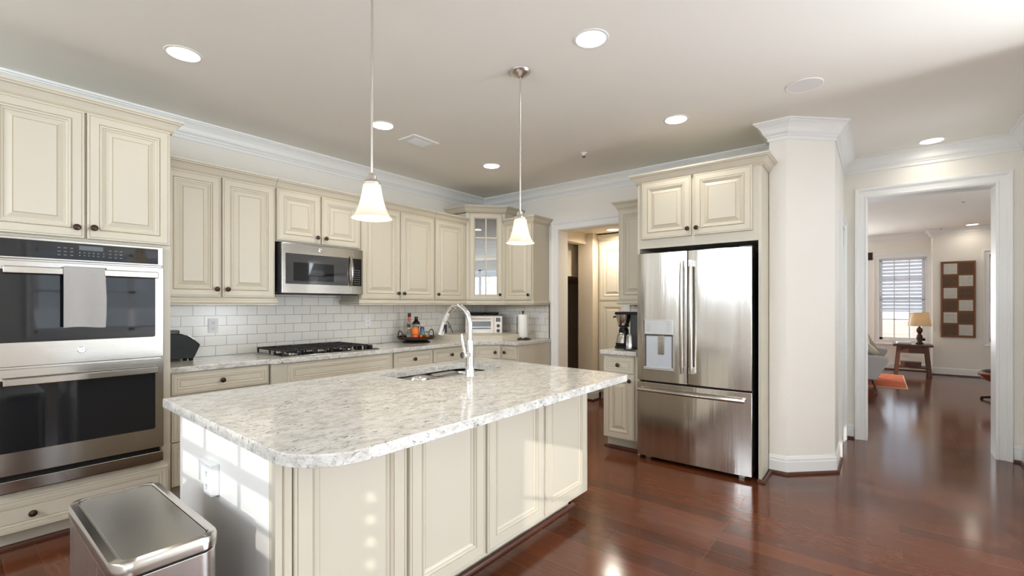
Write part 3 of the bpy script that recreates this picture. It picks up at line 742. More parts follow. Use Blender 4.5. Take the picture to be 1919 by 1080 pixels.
# island outlet
def outlet(label, loc, rz, w=0.073, h=0.118, kind='duplex', group=None, box=0.0, cat='outlet', name='wall_outlet'):
    t = thing(name, label, cat, loc, rz, group)
    obj('cover_plate', MB().box(-w / 2, w / 2, -0.006 - box, 0, -h / 2, h / 2), M['white'], t, 0.002)
    if kind == 'duplex':
        for s in (-1, 1):
            r = obj('socket', MB().box(-0.017, 0.017, -0.009 - box, -0.005 - box, s * 0.024 - 0.014, s * 0.024 + 0.014), M['white'], t, 0.003)
            obj('slot', MB().box(-0.008, -0.005, -0.0098 - box, -0.008 - box, s * 0.024 - 0.002, s * 0.024 + 0.008).box(0.005, 0.008, -0.0098 - box, -0.008 - box, s * 0.024 - 0.002, s * 0.024 + 0.008).box(-0.0025, 0.0025, -0.0098 - box, -0.008 - box, s * 0.024 - 0.010, s * 0.024 - 0.006), M['slot'], r)
    else:
        obj('toggle', MB().box(-0.016, 0.016, -0.010, -0.005, -0.033, 0.033), M['white'], t, 0.002)
    return t
io = outlet('white outlet box on the pale island end panel', (-4.0585, -2.275, 0.668), -PI / 2, 0.075, 0.118, box=0.022)
obj('side_cover', MB().box(-0.115, -0.037, -0.022, 0, -0.030, 0.055), M['white'], io, 0.002)
TG = 'white wall plates on the tile'
outlet('white outlet on the tile beside the blender base', (-3.315, -0.009, 1.162), 0, group=TG)
outlet('white outlet on the tile between cooktop and bottle tray', (-1.858, -0.009, 1.165), 0, group=TG)
outlet('white outlet with a black plug in it beside the toaster oven', (-0.80, -0.009, 1.155), 0, group=TG)
outlet('white switch plate on the tile just left of the paper towels', (-0.009, -0.568, 1.150), -PI / 2, 0.073, 0.118, 'switch', TG, cat='switch', name='wall_switch')
outlet('white switch plate on the tile beside the doorway casing', (-0.009, -0.988, 1.155), -PI / 2, 0.073, 0.118, 'switch', TG, cat='switch', name='wall_switch')
cd = thing('power_cord', 'black toaster oven cord with a grey tag plugged into the tile outlet', 'cord', (-0.80, -0.035, 1.13))
obj('cord', MB().tube([(0, 0, 0), (0.03, -0.022, 0.006), (0.07, -0.03, -0.02), (0.11, -0.03, -0.08), (0.14, -0.03, -0.15), (0.16, -0.03, -0.205), (0.20, -0.03, -0.211), (0.30, -0.05, -0.211)], 0.004, 8), M['black'], cd)
obj('plug', MB().box(-0.016, 0.016, -0.016, 0.016, -0.014, 0.012), M['black'], cd, 0.003)
obj('cord_tag', MB().box(0.062, 0.092, -0.036, -0.034, -0.09, -0.035), M['legend'], cd)

# ------------------------------------------------------------------ double oven
def badge(parent, x, y, z, r):
    bd = obj('badge', MB().lathe([(0.0, y - 0.004), (r * 0.86, y - 0.004), (r, y - 0.002), (r, y + 0.001)], (x, 0, z), 24, axis='y'), M['chrome'], parent)
    fc_ = bpy.data.curves.new('lettering', 'FONT'); fc_.body = 'GE'; fc_.size = r * 0.85; fc_.extrude = 0.0004; fc_.align_x = 'CENTER'; fc_.align_y = 'CENTER'; fc_.shear = 0.3
    tmp = bpy.data.objects.new('tmp', fc_); me = bpy.data.meshes.new_from_object(tmp); bpy.data.objects.remove(tmp)
    me.materials.clear(); me.materials.append(M['darkgrey'])
    fo = bpy.data.objects.new('lettering', me); C.objects.link(fo); fo.parent = bd; fo.location = (x, y - 0.0048, z); fo.rotation_euler = (PI / 2, 0, 0)
    return bd
ov = thing('double_oven', 'stainless double wall oven with dark glass doors', 'oven', (-4.55, -0.615, 0.318))
OW = 0.735
def oz(z): return z - 0.318
obj('oven_body', MB().box(0.012, OW - 0.012, 0.006, 0.55, oz(0.33), oz(1.69)).box(0, OW, -0.012, 0.004, oz(0.335), oz(1.70)), M['steel'], ov, 0.002)
cp = obj('control_panel', MB().box(0, OW, -0.045, -0.013, oz(1.582), oz(1.702)), M['steel'], ov, 0.003)
obj('panel_glass', MB().box(0.012, OW - 0.028, -0.0485, -0.044, oz(1.592), oz(1.688)), M['blackglass'], cp, 0.001)
lg = MB()
for gx in (0.245, 0.27, 0.297):
    for k in range(3): lg.box(gx, gx + 0.013, -0.0492, -0.0484, oz(1.615 + k * 0.02), oz(1.6175 + k * 0.02))
for gx in (0.335, 0.355, 0.375, 0.395, 0.415, 0.44):
    for k in range(2): lg.box(gx, gx + 0.005, -0.0492, -0.0484, oz(1.617 + k * 0.016), oz(1.621 + k * 0.016))
for gx in (0.466, 0.492, 0.517):
    for k in range(3): lg.box(gx, gx + 0.012, -0.0492, -0.0484, oz(1.615 + k * 0.02), oz(1.6175 + k * 0.02))
obj('lettering', lg, M['legend'], cp)
obj('display', MB().box(0.335, 0.44, -0.0492, -0.0484, oz(1.650), oz(1.675)), M['lcd'], cp)
def oven_door(z0, z1, wz0, wz1, hz):
    d = obj('oven_door', MB().box(0, OW, -0.052, -0.013, oz(z0), oz(z1)), M['steel'], ov, 0.003)
    obj('door_window', MB().prism([(x, z) for x, z in rr(-0.02, OW - 0.044, oz(wz0), oz(wz1), 0.012, 4)], -0.0545, -0.050, 'y'), M['blackglass'], d)
    h = MB()
    n = 13; fr_, bk = [], []
    for k in range(n):
        t = k / (n - 1); x = 0.035 + t * (OW - 0.07)
        fr_.append((x, -0.094 - 0.010 * math.sin(PI * t)))
        bk.append((x, -0.080 - 0.008 * math.sin(PI * t)))
    h.prism(fr_ + bk[::-1], oz(hz - 0.020), oz(hz + 0.020), 'z')
    for x in (0.035, OW - 0.055): h.box(x, x + 0.02, -0.088, -0.050, oz(hz - 0.014), oz(hz + 0.014))
    obj('handle', h, M['steel'], d, 0.005)
    return d
d1 = oven_door(1.000, 1.572, 1.130, 1.525, 1.520)
badge(d1, 0.345, -0.053, oz(1.073), 0.018)
d2 = oven_door(0.422, 0.988, 0.545, 0.93, 0.922)
vg = MB().box(0.01, OW - 0.015, -0.03, -0.012, oz(0.392), oz(0.424))
obj('vent_gap', vg, M['black'], ov)
obj('lower_trim', MB().box(0, OW, -0.045, -0.012, oz(0.33), oz(0.392)), M['steel'], ov, 0.002)
# towel on the upper handle
tw = MB(); nx = 16
ln = [(-0.0945, -0.315), (-0.110, -0.25), (-0.114, -0.15), (-0.113, -0.06), (-0.1125, 0.0), (-0.110, 0.020), (-0.100, 0.0275), (-0.086, 0.0275), (-0.0755, 0.020), (-0.073, -0.03), (-0.071, -0.12), (-0.070, -0.22), (-0.068, -0.285)]
ln[0] = (-0.112, -0.315)
for side in (0, 1):
    for i in range(nx + 1):
        t = i / nx
        for j, (y, z) in enumerate(ln):
            jj = j / (len(ln) - 1)
            wv = 0.0025 * math.sin(t * 9 + j * 0.3) * min(1, abs(z) * 8)
            th = 0.0025 if side else 0.0
            if z > 0.01: oy, ozz = 0.0, (th if 5 <= j <= 8 else 0)
            else: oy, ozz = (-th if j < 6 else -th), 0
            sx = 0.0 if j < 6 else 0.006
            slope = 0.004 * math.sin(t * 5) if j in (0, len(ln) - 1) else 0
            tw.v.append((0.262 + sx + t * (0.178 + 0.004 * math.sin(j)), y + wv + oy - (0.0015 if side else 0), z + ozz + slope))
K = len(ln); off = (nx + 1) * K
for i in range(nx):
    for j in range(K - 1):
        a = i * K + j
        tw.f.append((a, a + 1, a + K + 1, a + K)); tw.m.append(0); tw.sm.append(True)
        tw.f.append((off + a, off + a + K, off + a + K + 1, off + a + 1)); tw.m.append(0); tw.sm.append(True)
tag(obj('dish_towel', tw, M['linen'], loc=(-4.55, -0.615, 1.520)), 'light grey linen towel folded over the upper oven handle', 'towel')

# ------------------------------------------------------------------ microwave
mw = thing('microwave', 'stainless over-the-range microwave with dark door below the short cabinet', 'microwave', (-2.952, -0.402, 1.432))
MWW, MWH = 0.762, 0.420
obj('microwave_body', MB().box(0.001, MWW - 0.001, 0, 0.385, 0.004, MWH), M['darkgrey'], mw, 0.003)
md = obj('door', MB().box(0, MWW - 0.108, -0.022, 0.0, 0.0, MWH), M['steel'], mw, 0.003)
obj('door_window', MB().box(0.030, MWW - 0.150, -0.0245, -0.021, 0.078, 0.335), M['greyglass'], md, 0.001)
obj('inner_mesh', MB().box(0.095, MWW - 0.30, -0.0252, -0.024, 0.105, 0.262), M['blackglass'], md)
mc = obj('control_panel', MB().box(MWW - 0.106, MWW, -0.022, 0.0, 0.0, MWH), M['steel'], mw, 0.003)
obj('panel_glass', MB().box(MWW - 0.106, MWW - 0.016, -0.0245, -0.021, 0.078, 0.335), M['blackglass'], mc, 0.001)
kp = MB()
for r in range(7):
    for c_ in range(3): kp.box(MWW - 0.092 + c_ * 0.022, MWW - 0.081 + c_ * 0.022, -0.0252, -0.0243, 0.095 + r * 0.021, 0.102 + r * 0.021)
obj('keypad', kp, M['slot'], mc)
hh = [(MWW - 0.132, -0.030 - 0.030 * math.sin(PI * k / 12), 0.075 + 0.275 * k / 12) for k in range(13)]
obj('handle', MB().tube(hh, 0.012, 10, flat=0.7), M['steel'], md)
badge(md, 0.335, -0.0225, 0.377, 0.019)
obj('underside_vent', MB().box(0.03, MWW - 0.03, 0.02, 0.34, -0.008, 0.004), M['black'], mw, 0.002)

# ------------------------------------------------------------------ gas cooktop
ck = thing('gas_cooktop', 'black and steel gas cooktop with cast iron grates on back counter', 'cooktop', (-2.575, -0.340, 0.9142))
obj('cooktop_pan', MB().prism(rr(-0.455, 0.455, -0.265, 0.245, 0.02, 4), 0.0, 0.010), M['steel'], ck, 0.003)
obj('cooktop_surface', MB().prism(rr(-0.442, 0.442, -0.252, 0.235, 0.02, 4), 0.0095, 0.013), M['blackglass'], ck)
burners = [(-0.31, -0.12, 0.042), (-0.31, 0.12, 0.036), (0.0, 0.0, 0.055), (0.22, 0.13, 0.04), (0.20, -0.12, 0.036)]
for bx_, by_, r in burners:
    bo = obj('burner', MB().lathe([(r * 1.25, 0.013), (r * 1.2, 0.022), (r, 0.024)], (bx_, by_, 0), 20), M['steel'], ck)
    obj('burner_cap', MB().lathe([(r, 0.024), (r, 0.031), (r * 0.85, 0.034), (0, 0.034)], (bx_, by_, 0), 20), M['iron'], bo)
def grate(x0, x1):
    g = MB(); y0, y1, zt = -0.235, 0.22, 0.050
    def br(ax, ay, bx2, by2): g.tube([(ax, ay, zt), ((ax + bx2) / 2, (ay + by2) / 2, zt), (bx2, by2, zt)], 0.0075, 6)
    br(x0, y0, x1, y0); br(x0, y1, x1, y1); br(x0, y0, x0, y1); br(x1, y0, x1, y1)
    m = (x0 + x1) / 2
    br(x0, 0.0, x1, 0.0); br(m, y0, m, y1)
    for sy in (-0.118, 0.11):
        br(x0, sy, m - 0.03, sy); br(m + 0.03, sy, x1, sy)
    for px in (x0, x1, m):
        for py in (y0, 0.0, y1):
            g.tube([(px, py, 0.012), (px, py, 0.058)], [0.007, 0.009], 6)
    return g
for a, b_ in ((-0.435, -0.165), (-0.155, 0.115), (0.125, 0.315)):
    obj('grate', grate(a, b_), M['iron'], ck)
for k in range(5):
    obj('control_knob', MB().lathe([(0.021, 0.012), (0.023, 0.018), (0.020, 0.040), (0.017, 0.044), (0, 0.044)], (0.385 + 0.012 * (k % 2), -0.20 + k * 0.085, 0), 18), M['black'], ck)

# ------------------------------------------------------------------ blender base
bl = thing('blender_base', 'black countertop blender motor base beside the oven tower', 'blender', (-3.590, -0.150, 0.9142))
bp_ = [(-0.105, 0.018), (0.070, 0.018), (0.080, 0.035), (0.113, 0.112), (0.108, 0.124), (0.082, 0.150), (0.040, 0.185), (0.022, 0.190), (-0.005, 0.203), (-0.105, 0.205)]
obj('motor_housing', MB().prism(bp_, -0.09, 0.09, 'y'), M['black'], bl, 0.005, seg=2)
obj('jar_seat', MB().prism(rr(-0.10, -0.005, -0.055, 0.055, 0.02, 4), 0.200, 0.228), M['darkgrey'], bl, 0.004)
obj('control_strip', MB().prism([(0.042, 0.1865), (0.080, 0.158), (0.0825, 0.161), (0.0445, 0.1895)], -0.05, 0.05, 'y'), M['nickel'], bl)
obj('switch', MB().box(0.078, 0.092, -0.016, 0.016, 0.145, 0.152), M['chrome'], bl, 0.002)
for fx_ in (-0.085, 0.058):
    for fy_ in (-0.065, 0.065):
        obj('foot', MB().lathe([(0.014, 0.0), (0.016, 0.004), (0.016, 0.022)], (fx_, fy_, 0), 12), M['black'], bl)

# ------------------------------------------------------------------ tray and bottles
tx, ty, tz = -1.385, -0.235, 0.9142
tr = thing('serving_tray', 'round dark metal pedestal tray with two loop handles', 'tray', (tx, ty, tz))
obj('pedestal', MB().lathe([(0.150, 0.0), (0.152, 0.012), (0.12, 0.022), (0.13, 0.034)], seg=32), M['bronze'], tr)
obj('dish', MB().lathe([(0.0, 0.034), (0.13, 0.034), (0.195, 0.038), (0.212, 0.070), (0.208, 0.071), (0.190, 0.044), (0.0, 0.041)], seg=40, cap=False), M['bronze'], tr)
for s in (-1, 1):
    hp = []
    for k in range(11):
        a = PI * k / 10
        hp.append((s * (0.212 + 0.012 * math.sin(a)), -0.045 * math.cos(a), 0.062 + 0.075 * math.sin(a)))
    obj('handle', MB().tube(hp, 0.0055, 8), M['bronze'], tr)
def glassy(nm, col, tr_=0.85, rough=0.05): return mat(nm, col, rough, trans=tr_, noise=0.02, ior=1.4)
G_clear = glassy('clear_bottle_glass', (0.88, 0.9, 0.88, 1)); G_amber = glassy('amber_spirit', rgb(176, 96, 40), 0.5); G_blue = glassy('blue_glass', rgb(66, 106, 190), 0.4)
G_orange = mat('orange_label', rgb(238, 128, 44), 0.4, noise=0.1); M_tan = mat('tan_label', rgb(224, 196, 168), 0.6, noise=0.08); M_green = mat('green_label_band', rgb(92, 128, 84), 0.5, noise=0.1); M_red = mat('red_orange_liquid', rgb(222, 96, 62), 0.3, noise=0.1); M_cap = mat('dark_bottle_cap', rgb(52, 34, 32), 0.4, noise=0.1); M_dark = mat('near_black_bottle', (0.012, 0.01, 0.01, 1), 0.12, noise=0.1); M_sky = mat('pale_blue_liquid', rgb(170, 204, 212), 0.1, trans=0.6, noise=0.05)
TZ = tz + 0.042
BGp = 'bottles and glasses on the round tray'
def bottle(label, dx, dy, prof, m, parts, name='bottle', cat='bottle'):
    t = thing(name, label, cat, (tx + dx, ty + dy, TZ), 0, BGp)
    obj('bottle_body' if name == 'bottle' else 'glass_body', MB().lathe(prof, seg=20), m, t)
    for pn, pp, pm in parts: obj(pn, MB().lathe(pp, seg=20), pm, t)
    return t
bottle('tall clear spirit bottle with dark cap and reddish neck', -0.065, 0.04, [(0.036, 0), (0.038, 0.006), (0.038, 0.13), (0.030, 0.165), (0.016, 0.19), (0.0145, 0.245)], G_clear, [('neck_label', [(0.0152, 0.195), (0.0158, 0.198), (0.0158, 0.242)], M_red), ('cap', [(0.018, 0.242), (0.018, 0.285), (0.0, 0.286)], M_cap), ('label', [(0.0386, 0.05), (0.0388, 0.052), (0.0388, 0.11)], M_tan)])
bottle('small clear bottle with a dark cap left of the orange bottle', -0.118, -0.015, [(0.026, 0), (0.027, 0.004), (0.027, 0.085), (0.018, 0.105), (0.013, 0.112), (0.013, 0.13)], G_clear, [('neck_label', [(0.0135, 0.112), (0.014, 0.113), (0.014, 0.13)], M_tan), ('cap', [(0.018, 0.130), (0.018, 0.165), (0.0, 0.166)], M_cap)])
bottle('orange labelled bottle with green band at the tray front', -0.075, -0.075, [(0.034, 0), (0.036, 0.005), (0.036, 0.045), (0.034, 0.05), (0.036, 0.055), (0.037, 0.12), (0.030, 0.135), (0.022, 0.142)], M_red, [('label', [(0.0374, 0.058), (0.0378, 0.06), (0.0378, 0.118)], G_orange), ('neck_band', [(0.031, 0.128), (0.031, 0.150), (0.0, 0.152)], M_green)])
bottle('black round-shouldered bottle with a tan label behind the glasses', 0.035, 0.045, [(0.032, 0), (0.034, 0.005), (0.034, 0.13), (0.040, 0.155), (0.044, 0.165), (0.040, 0.18), (0.022, 0.20), (0.016, 0.215)], M_dark, [('label', [(0.0385, 0.138), (0.042, 0.152), (0.0385, 0.166)], M_tan), ('cap', [(0.018, 0.213), (0.020, 0.228), (0.018, 0.245), (0.0, 0.246)], M_dark)])
bottle('small blue bottle with a tan stopper', 0.075, -0.01, [(0.022, 0), (0.024, 0.004), (0.024, 0.12), (0.014, 0.135)], G_blue, [('stopper', [(0.017, 0.133), (0.019, 0.150), (0.012, 0.160), (0.0, 0.161)], M_tan)])
bottle('squat clear jar lying at the right side of the tray', 0.105, -0.045, [(0.020, 0), (0.036, 0.006), (0.042, 0.035), (0.038, 0.065), (0.022, 0.078), (0.0, 0.080)], M_sky, [], 'glass_jar', 'jar')
bottle('pale teal bottle standing behind the amber glasses', 0.045, -0.045, [(0.026, 0), (0.028, 0.005), (0.028, 0.07), (0.012, 0.095), (0.011, 0.11), (0.0, 0.111)], M_sky, [])
for k, (dx, dy, lb) in enumerate(((-0.02, -0.105, 'small amber shot glass nearest the orange bottle'), (0.018, -0.110, 'small amber shot glass in the middle of the row'), (0.056, -0.105, 'small amber shot glass nearest the clear jar'))):
    bottle(lb, dx, dy, [(0.012, 0), (0.014, 0.003), (0.019, 0.045), (0.0, 0.044)], G_orange if k != 1 else G_amber, [], 'shot_glass', 'glass')

# ------------------------------------------------------------------ toaster oven in the corner
to = thing('toaster_oven', 'silver toaster oven angled in the counter corner', 'toaster oven', (-0.435, -0.395, 0.9142), math.radians(-45))
M_tost = mat('pearl_grey_steel', rgb(214, 206, 194), 0.3, 0.35, noise=0.03)
obj('oven_body', MB().box(-0.235, 0.235, 0.0, 0.27, 0.022, 0.285), M_tost, to, 0.012, seg=3)
dd_ = obj('door', MB().prism(rr(-0.222, 0.118, 0.052, 0.272, 0.015, 4), -0.014, 0.0, 'y'), M_tost, to, 0.003)
obj('door_window', MB().box(-0.150, 0.085, -0.0165, -0.013, 0.115, 0.212), mat('toaster_glass', rgb(128, 136, 146), 0.08, noise=0.05), dd_, 0.002)
obj('handle', MB().tube([(-0.19, -0.014, 0.245), (-0.188, -0.038, 0.245), (0.0, -0.042, 0.245), (0.083, -0.038, 0.245), (0.085, -0.014, 0.245)], 0.007, 8), M_tost, dd_)
obj('rack', MB().box(-0.150, 0.085, -0.0175, -0.016, 0.136, 0.143), M['nickel'], dd_)
obj('logo_plate', MB().box(-0.085, 0.03, -0.0155, -0.0135, 0.077, 0.088), M['nickel'], dd_)
cpn = obj('control_panel', MB().box(0.128, 0.226, -0.010, 0.0, 0.03, 0.276), M_tost, to, 0.004)
obj('display', MB().box(0.148, 0.206, -0.0125, -0.009, 0.205, 0.258), M['lcd'], cpn, 0.001)
for z in (0.155, 0.093):
    obj('control_knob', MB().lathe([(0.0, -0.030), (0.016, -0.030), (0.020, -0.024), (0.021, -0.009)], (0.177, 0, z), 18, axis='y'), M['darkgrey'], cpn)
obj('base_gap', MB().box(-0.17, 0.09, -0.004, 0.20, 0.002, 0.024), M['black'], to)
for fx_ in (-0.205, 0.19):
    for fy_ in (0.02, 0.23): obj('foot', MB().box(fx_ - 0.018, fx_ + 0.018, fy_ - 0.018, fy_ + 0.018, 0.0, 0.024), M_tost, to, 0.003)
# pans on the toaster oven
def on_toaster(x, y, z):
    a = math.radians(-45); return (-0.435 + x * math.cos(a) - y * math.sin(a), -0.395 + x * math.sin(a) + y * math.cos(a), 0.9142 + z)
for px_, lb in ((-0.085, 'dark shallow pan on the toaster oven, left one'), (0.105, 'dark shallow pan on the toaster oven, right one')):
    p = tag(obj('shallow_pan', MB().lathe([(0.0, 0.0), (0.07, 0.0), (0.088, 0.006), (0.098, 0.032), (0.103, 0.034), (0.100, 0.038), (0.094, 0.034), (0.084, 0.010), (0.0, 0.006)], seg=28, cap=False), M['iron'], loc=on_toaster(px_ * 0.95, 0.115, 0.2862)), lb, 'pan', 'pans on the toaster oven')

# ------------------------------------------------------------------ paper towels
pt = thing('paper_towel_holder', 'dark-based upright paper towel holder near the doorway', 'paper towel holder', (-0.285, -0.895, 0.9142))
obj('base', MB().lathe([(0.095, 0.0), (0.097, 0.008), (0.088, 0.014), (0.0, 0.015)], seg=28), M['bronze'], pt)
obj('pole', MB().lathe([(0.006, 0.014), (0.006, 0.315), (0.012, 0.322), (0.013, 0.338), (0.008, 0.346), (0.0, 0.347)], seg=14), M['bronze'], pt)
obj('collar', MB().lathe([(0.030, 0.0145), (0.030, 0.022), (0.02, 0.026)], seg=20), M['nickel'], pt)
obj('side_arm', MB().tube([(-0.072, 0.035, 0.012), (-0.072, 0.035, 0.25), (-0.072, 0.035, 0.275)], 0.004, 8), M['bronze'], pt)
rl = obj('paper_towel_roll', MB().lathe([(0.019, 0.030), (0.056, 0.027), (0.059, 0.031), (0.059, 0.298), (0.056, 0.302), (0.019, 0.302)], seg=32, cap=False), M['paper'], loc=(-0.285, -0.895, 0.9142))
tag(rl, 'white paper towel roll standing on the dark holder', 'paper towels')

# ------------------------------------------------------------------ pendants
def pendant(label, x, y):
    t = thing('pendant_light', label, 'pendant light', (x, y, 1.715), 0, 'pendants over the island')
    top = H - 1.715
    obj('canopy', MB().lathe([(0.0, top - 0.040), (0.012, top - 0.040), (0.022, top - 0.034), (0.05, top - 0.020), (0.062, top - 0.008), (0.065, top - 0.001)], seg=32), M['nickel'], t)
    obj('stem', MB().lathe([(0.0055, 0.185), (0.0055, top - 0.035)], seg=12), M['nickel'], t)
    obj('fitter_cap', MB().lathe([(0.036, 0.148), (0.038, 0.156), (0.034, 0.164), (0.022, 0.172), (0.019, 0.190), (0.011, 0.200), (0.0, 0.200)], seg=24), M['nickel'], t)
    outp = [(0.036, 0.153), (0.039, 0.140), (0.043, 0.112), (0.050, 0.080), (0.058, 0.050), (0.068, 0.026), (0.080, 0.008), (0.0875, 0.0)]
    inp = [(0.0855, 0.002), (0.078, 0.011), (0.066, 0.028), (0.056, 0.051), (0.048, 0.081), (0.041, 0.112), (0.037, 0.140), (0.034, 0.151)]
    obj('glass_shade', MB().lathe(outp + inp, seg=36, cap=False), M['pendant'], t)
    b_ = obj('bulb', MB().lathe([(0.0, 0.032), (0.014, 0.036), (0.023, 0.052), (0.024, 0.070), (0.016, 0.092), (0.012, 0.115), (0.012, 0.148)], seg=18), M['bulb'], t)
    l = lamp('pendant_lamp', 'POINT', (x, y, 1.715 + 0.05), 9, (1.0, 0.85, 0.65), shadow_soft_size=0.03)
    return t
pendant('nearer bell-glass pendant on a long stem over the island', -3.527, -2.520)
pendant('farther bell-glass pendant with ceiling canopy in view over the island', -2.470, -2.535)

# ------------------------------------------------------------------ recessed lights
def can_light(label, x, y, z=H, group='recessed ceiling lights', power=5, R=RL, flush=False):
    t = thing('recessed_light', label, 'ceiling light', (x, y, z), 0, group)
    obj('trim_ring', MB().lathe([(R - 0.004, 0.004), (R + 0.002, -0.004), (R + 0.016, -0.003), (R + 0.018, -0.0002)], seg=36, cap=False), M['trim'], t)
    if flush:
        obj('lens', MB().lathe([(R, -0.0005), (R * 0.9, -0.005), (0.0, -0.006)], seg=36), M['bulb'], t)
    else:
        obj('reflector', MB().lathe([(R, 0.0), (R * 0.92, 0.03), (R * 0.75, 0.075)], seg=36, cap=False), M['can'], t)
        obj('lens', MB().lathe([(R * 0.75, 0.075), (R * 0.72, 0.06), (R * 0.5, 0.050), (0.0, 0.046)], seg=36), M['bulb'], t)
    lamp('recessed_lamp', 'AREA', (x, y, z - 0.02 if flush else z + 0.03), power, (1.0, 0.92, 0.80), aim=(0, 0, -1), shape='DISK', size=0.13, spread=math.radians(165))
    return t
for (x, y), lb in zip(LIGHTS, ('lit recessed ceiling light nearest the oven tower', 'large lit recessed ceiling light between the pendant and the ceiling speaker', 'lit recessed ceiling light behind the nearer pendant stem', 'lit recessed ceiling light near the corner of the crown moulding', 'lit recessed ceiling light in front of the refrigerator cabinet', 'lit recessed ceiling light before the wide doorway')):
    can_light(lb, x, y, power=0.9 if x > 0 else (1.0 if x < -3 else (6 if y > -2 else 3)))

# ceiling speaker, vent, sprinkler
sp = thing('ceiling_speaker', 'round white speaker grille set in the ceiling', 'speaker', (-1.163, -3.888, H))
obj('speaker_rim', MB().lathe([(0.108, -0.0002), (0.108, -0.004), (0.103, -0.006), (0.098, -0.004)], seg=40, cap=False), M['trim'], sp)
obj('speaker_grille', MB().lathe([(0.0, -0.004), (0.099, -0.004), (0.099, -0.0002)], seg=40), M['grille'], sp)
vt = thing('ceiling_vent', 'rectangular white louvred vent in the ceiling', 'vent', (-2.068, -1.095, H))
obj('vent_frame', MB().mould([(-0.12, -0.085), (-0.12, 0.085), (0.12, 0.085), (0.12, -0.085)], [(0.03, -0.0002), (0.03, -0.006), (0.0, -0.010), (-0.02, -0.006), (-0.022, -0.0002)], zb, closed=True), M['trim'], vt)
obj('vent_duct', MB().box(-0.10, 0.10, -0.066, 0.066, -0.0015, -0.0004), M['duct'], vt)
for k in range(7):
    y = -0.054 + k * 0.018
    s_ = MB().prism([(y - 0.006, -0.002), (y + 0.005, -0.011), (y + 0.007, -0.010), (y - 0.004, -0.001)], -0.092, 0.092, 'x')
    obj('louvre', s_, M['trim'], vt)
def sprinkler(label, x, y, z):
    t = thing('sprinkler_head', label, 'sprinkler', (x, y, z), 0, 'ceiling sprinklers')
    obj('escutcheon', MB().lathe([(0.032, -0.0002), (0.031, -0.005), (0.016, -0.010), (0.012, -0.022)], seg=24), M['trim'], t)
    obj('deflector', MB().box(-0.003, 0.003, -0.011, -0.007, -0.040, -0.02).box(-0.003, 0.003, 0.007, 0.011, -0.040, -0.02).lathe([(0.0, -0.041), (0.014, -0.041), (0.014, -0.039)], seg=16), M['darkgrey'], t)
    return t
sprinkler('small white sprinkler head on the kitchen ceiling', -0.882, -2.076, H)

# ------------------------------------------------------------------ refrigerator
rf = thing('refrigerator', 'stainless french-door refrigerator with ice and water dispenser', 'refrigerator', (-0.845, -2.622, 0), -PI / 2)
RW = 0.906
obj('refrigerator_body', MB().box(0.006, RW - 0.006, 0.012, 0.80, 0.045, 1.760), M['darkgrey'], rf, 0.004)
obj('toe_grille', MB().box(0.02, RW - 0.02, 0.03, 0.12, 0.008, 0.05), M['black'], rf)
for x in (0.06, RW - 0.10): obj('foot', MB().box(x, x + 0.04, -0.02, 0.05, 0.0, 0.03), M['nickel'], rf, 0.003)
def fdoor(nm, x0, x1, z0, z1, bow=0.006):
    n = 10; pts = []
    for k in range(n + 1):
        t = k / n; pts.append((x0 + (x1 - x0) * t, -0.066 - bow * math.sin(PI * t)))
    pts = [(x0, 0.008)] + [(x0, -0.060)] + pts[1:-1] + [(x1, -0.060), (x1, 0.008)]
    return MB().prism(pts[::-1], z0, z1, smooth=True)
MID = 0.431
ld = obj('refrigerator_door', fdoor('l', 0.0, MID - 0.003, 0.682, 1.776), M['steel_v'], rf, 0.003)
rd = obj('refrigerator_door', fdoor('r', MID + 0.003, RW, 0.682, 1.776), M['steel_v'], rf, 0.003)
fd = obj('freezer_drawer', fdoor('f', 0.0, RW, 0.032, 0.668), M['steel_v'], rf, 0.003)
def arch_handle(x):
    n = 17; front = []
    for k in range(n):
        t = k / (n - 1); front.append((x, -0.100 - 0.014 * math.sin(PI * t), 0.782 + 0.905 * t))
    m = MB().tube(front, 0.0165, 12, flat=0.75)
    return m
for par, x in ((ld, MID - 0.036), (rd, MID + 0.036)):
    h = obj('handle', arch_handle(x), M['steel'], par)
    for z in (0.80, 1.668): obj('handle_mount', MB().box(x - 0.015, x + 0.015, -0.112, -0.066, z - 0.028, z + 0.028), M['chrome'], h, 0.004)
hz = [(0.02 + (RW - 0.06) * k / 16, -0.104 - 0.012 * math.sin(PI * k / 16), 0.606) for k in range(17)]
h = obj('handle', MB().tube(hz, 0.0155, 12), M['steel'], fd)
for x in (0.035, RW - 0.055): obj('handle_mount', MB().box(x - 0.012, x + 0.012, -0.106, -0.064, 0.594, 0.618), M['steel'], h, 0.003)
# dispenser
dx0_, dx1_ = 0.063, 0.330
dp = obj('dispenser', MB().mould([(dx0_ + 0.002, 0.775), (dx0_ + 0.002, 1.208), (dx1_, 1.208), (dx1_, 0.775)], [(0.0, -0.066), (0.0, -0.078), (0.014, -0.080), (0.018, -0.074)], lambda a, b_, h_: (a, h_, b_), closed=True), M['steel'], ld)
M_disp = mat('dispenser_silver', rgb(205, 207, 210), 0.25, 0.6, noise=0.03)
obj('dispenser_panel', MB().box(dx0_ + 0.012, dx1_ - 0.01, -0.083, -0.068, 1.082, 1.200), M_disp, dp, 0.003)
for k in range(3):
    for sx in (dx0_ + 0.035, dx1_ - 0.065): obj('button', MB().box(sx, sx + 0.03, -0.0838, -0.0828, 1.115 + k * 0.028, 1.119 + k * 0.028), M['slot'], dp)
M_rec = mat('dispenser_recess_grey', rgb(196, 202, 210), 0.35, 0.3, noise=0.03)
obj('dispenser_recess', MB().box(dx0_ + 0.016, dx1_ - 0.014, -0.0745, -0.070, 0.800, 1.078), M_rec, dp)
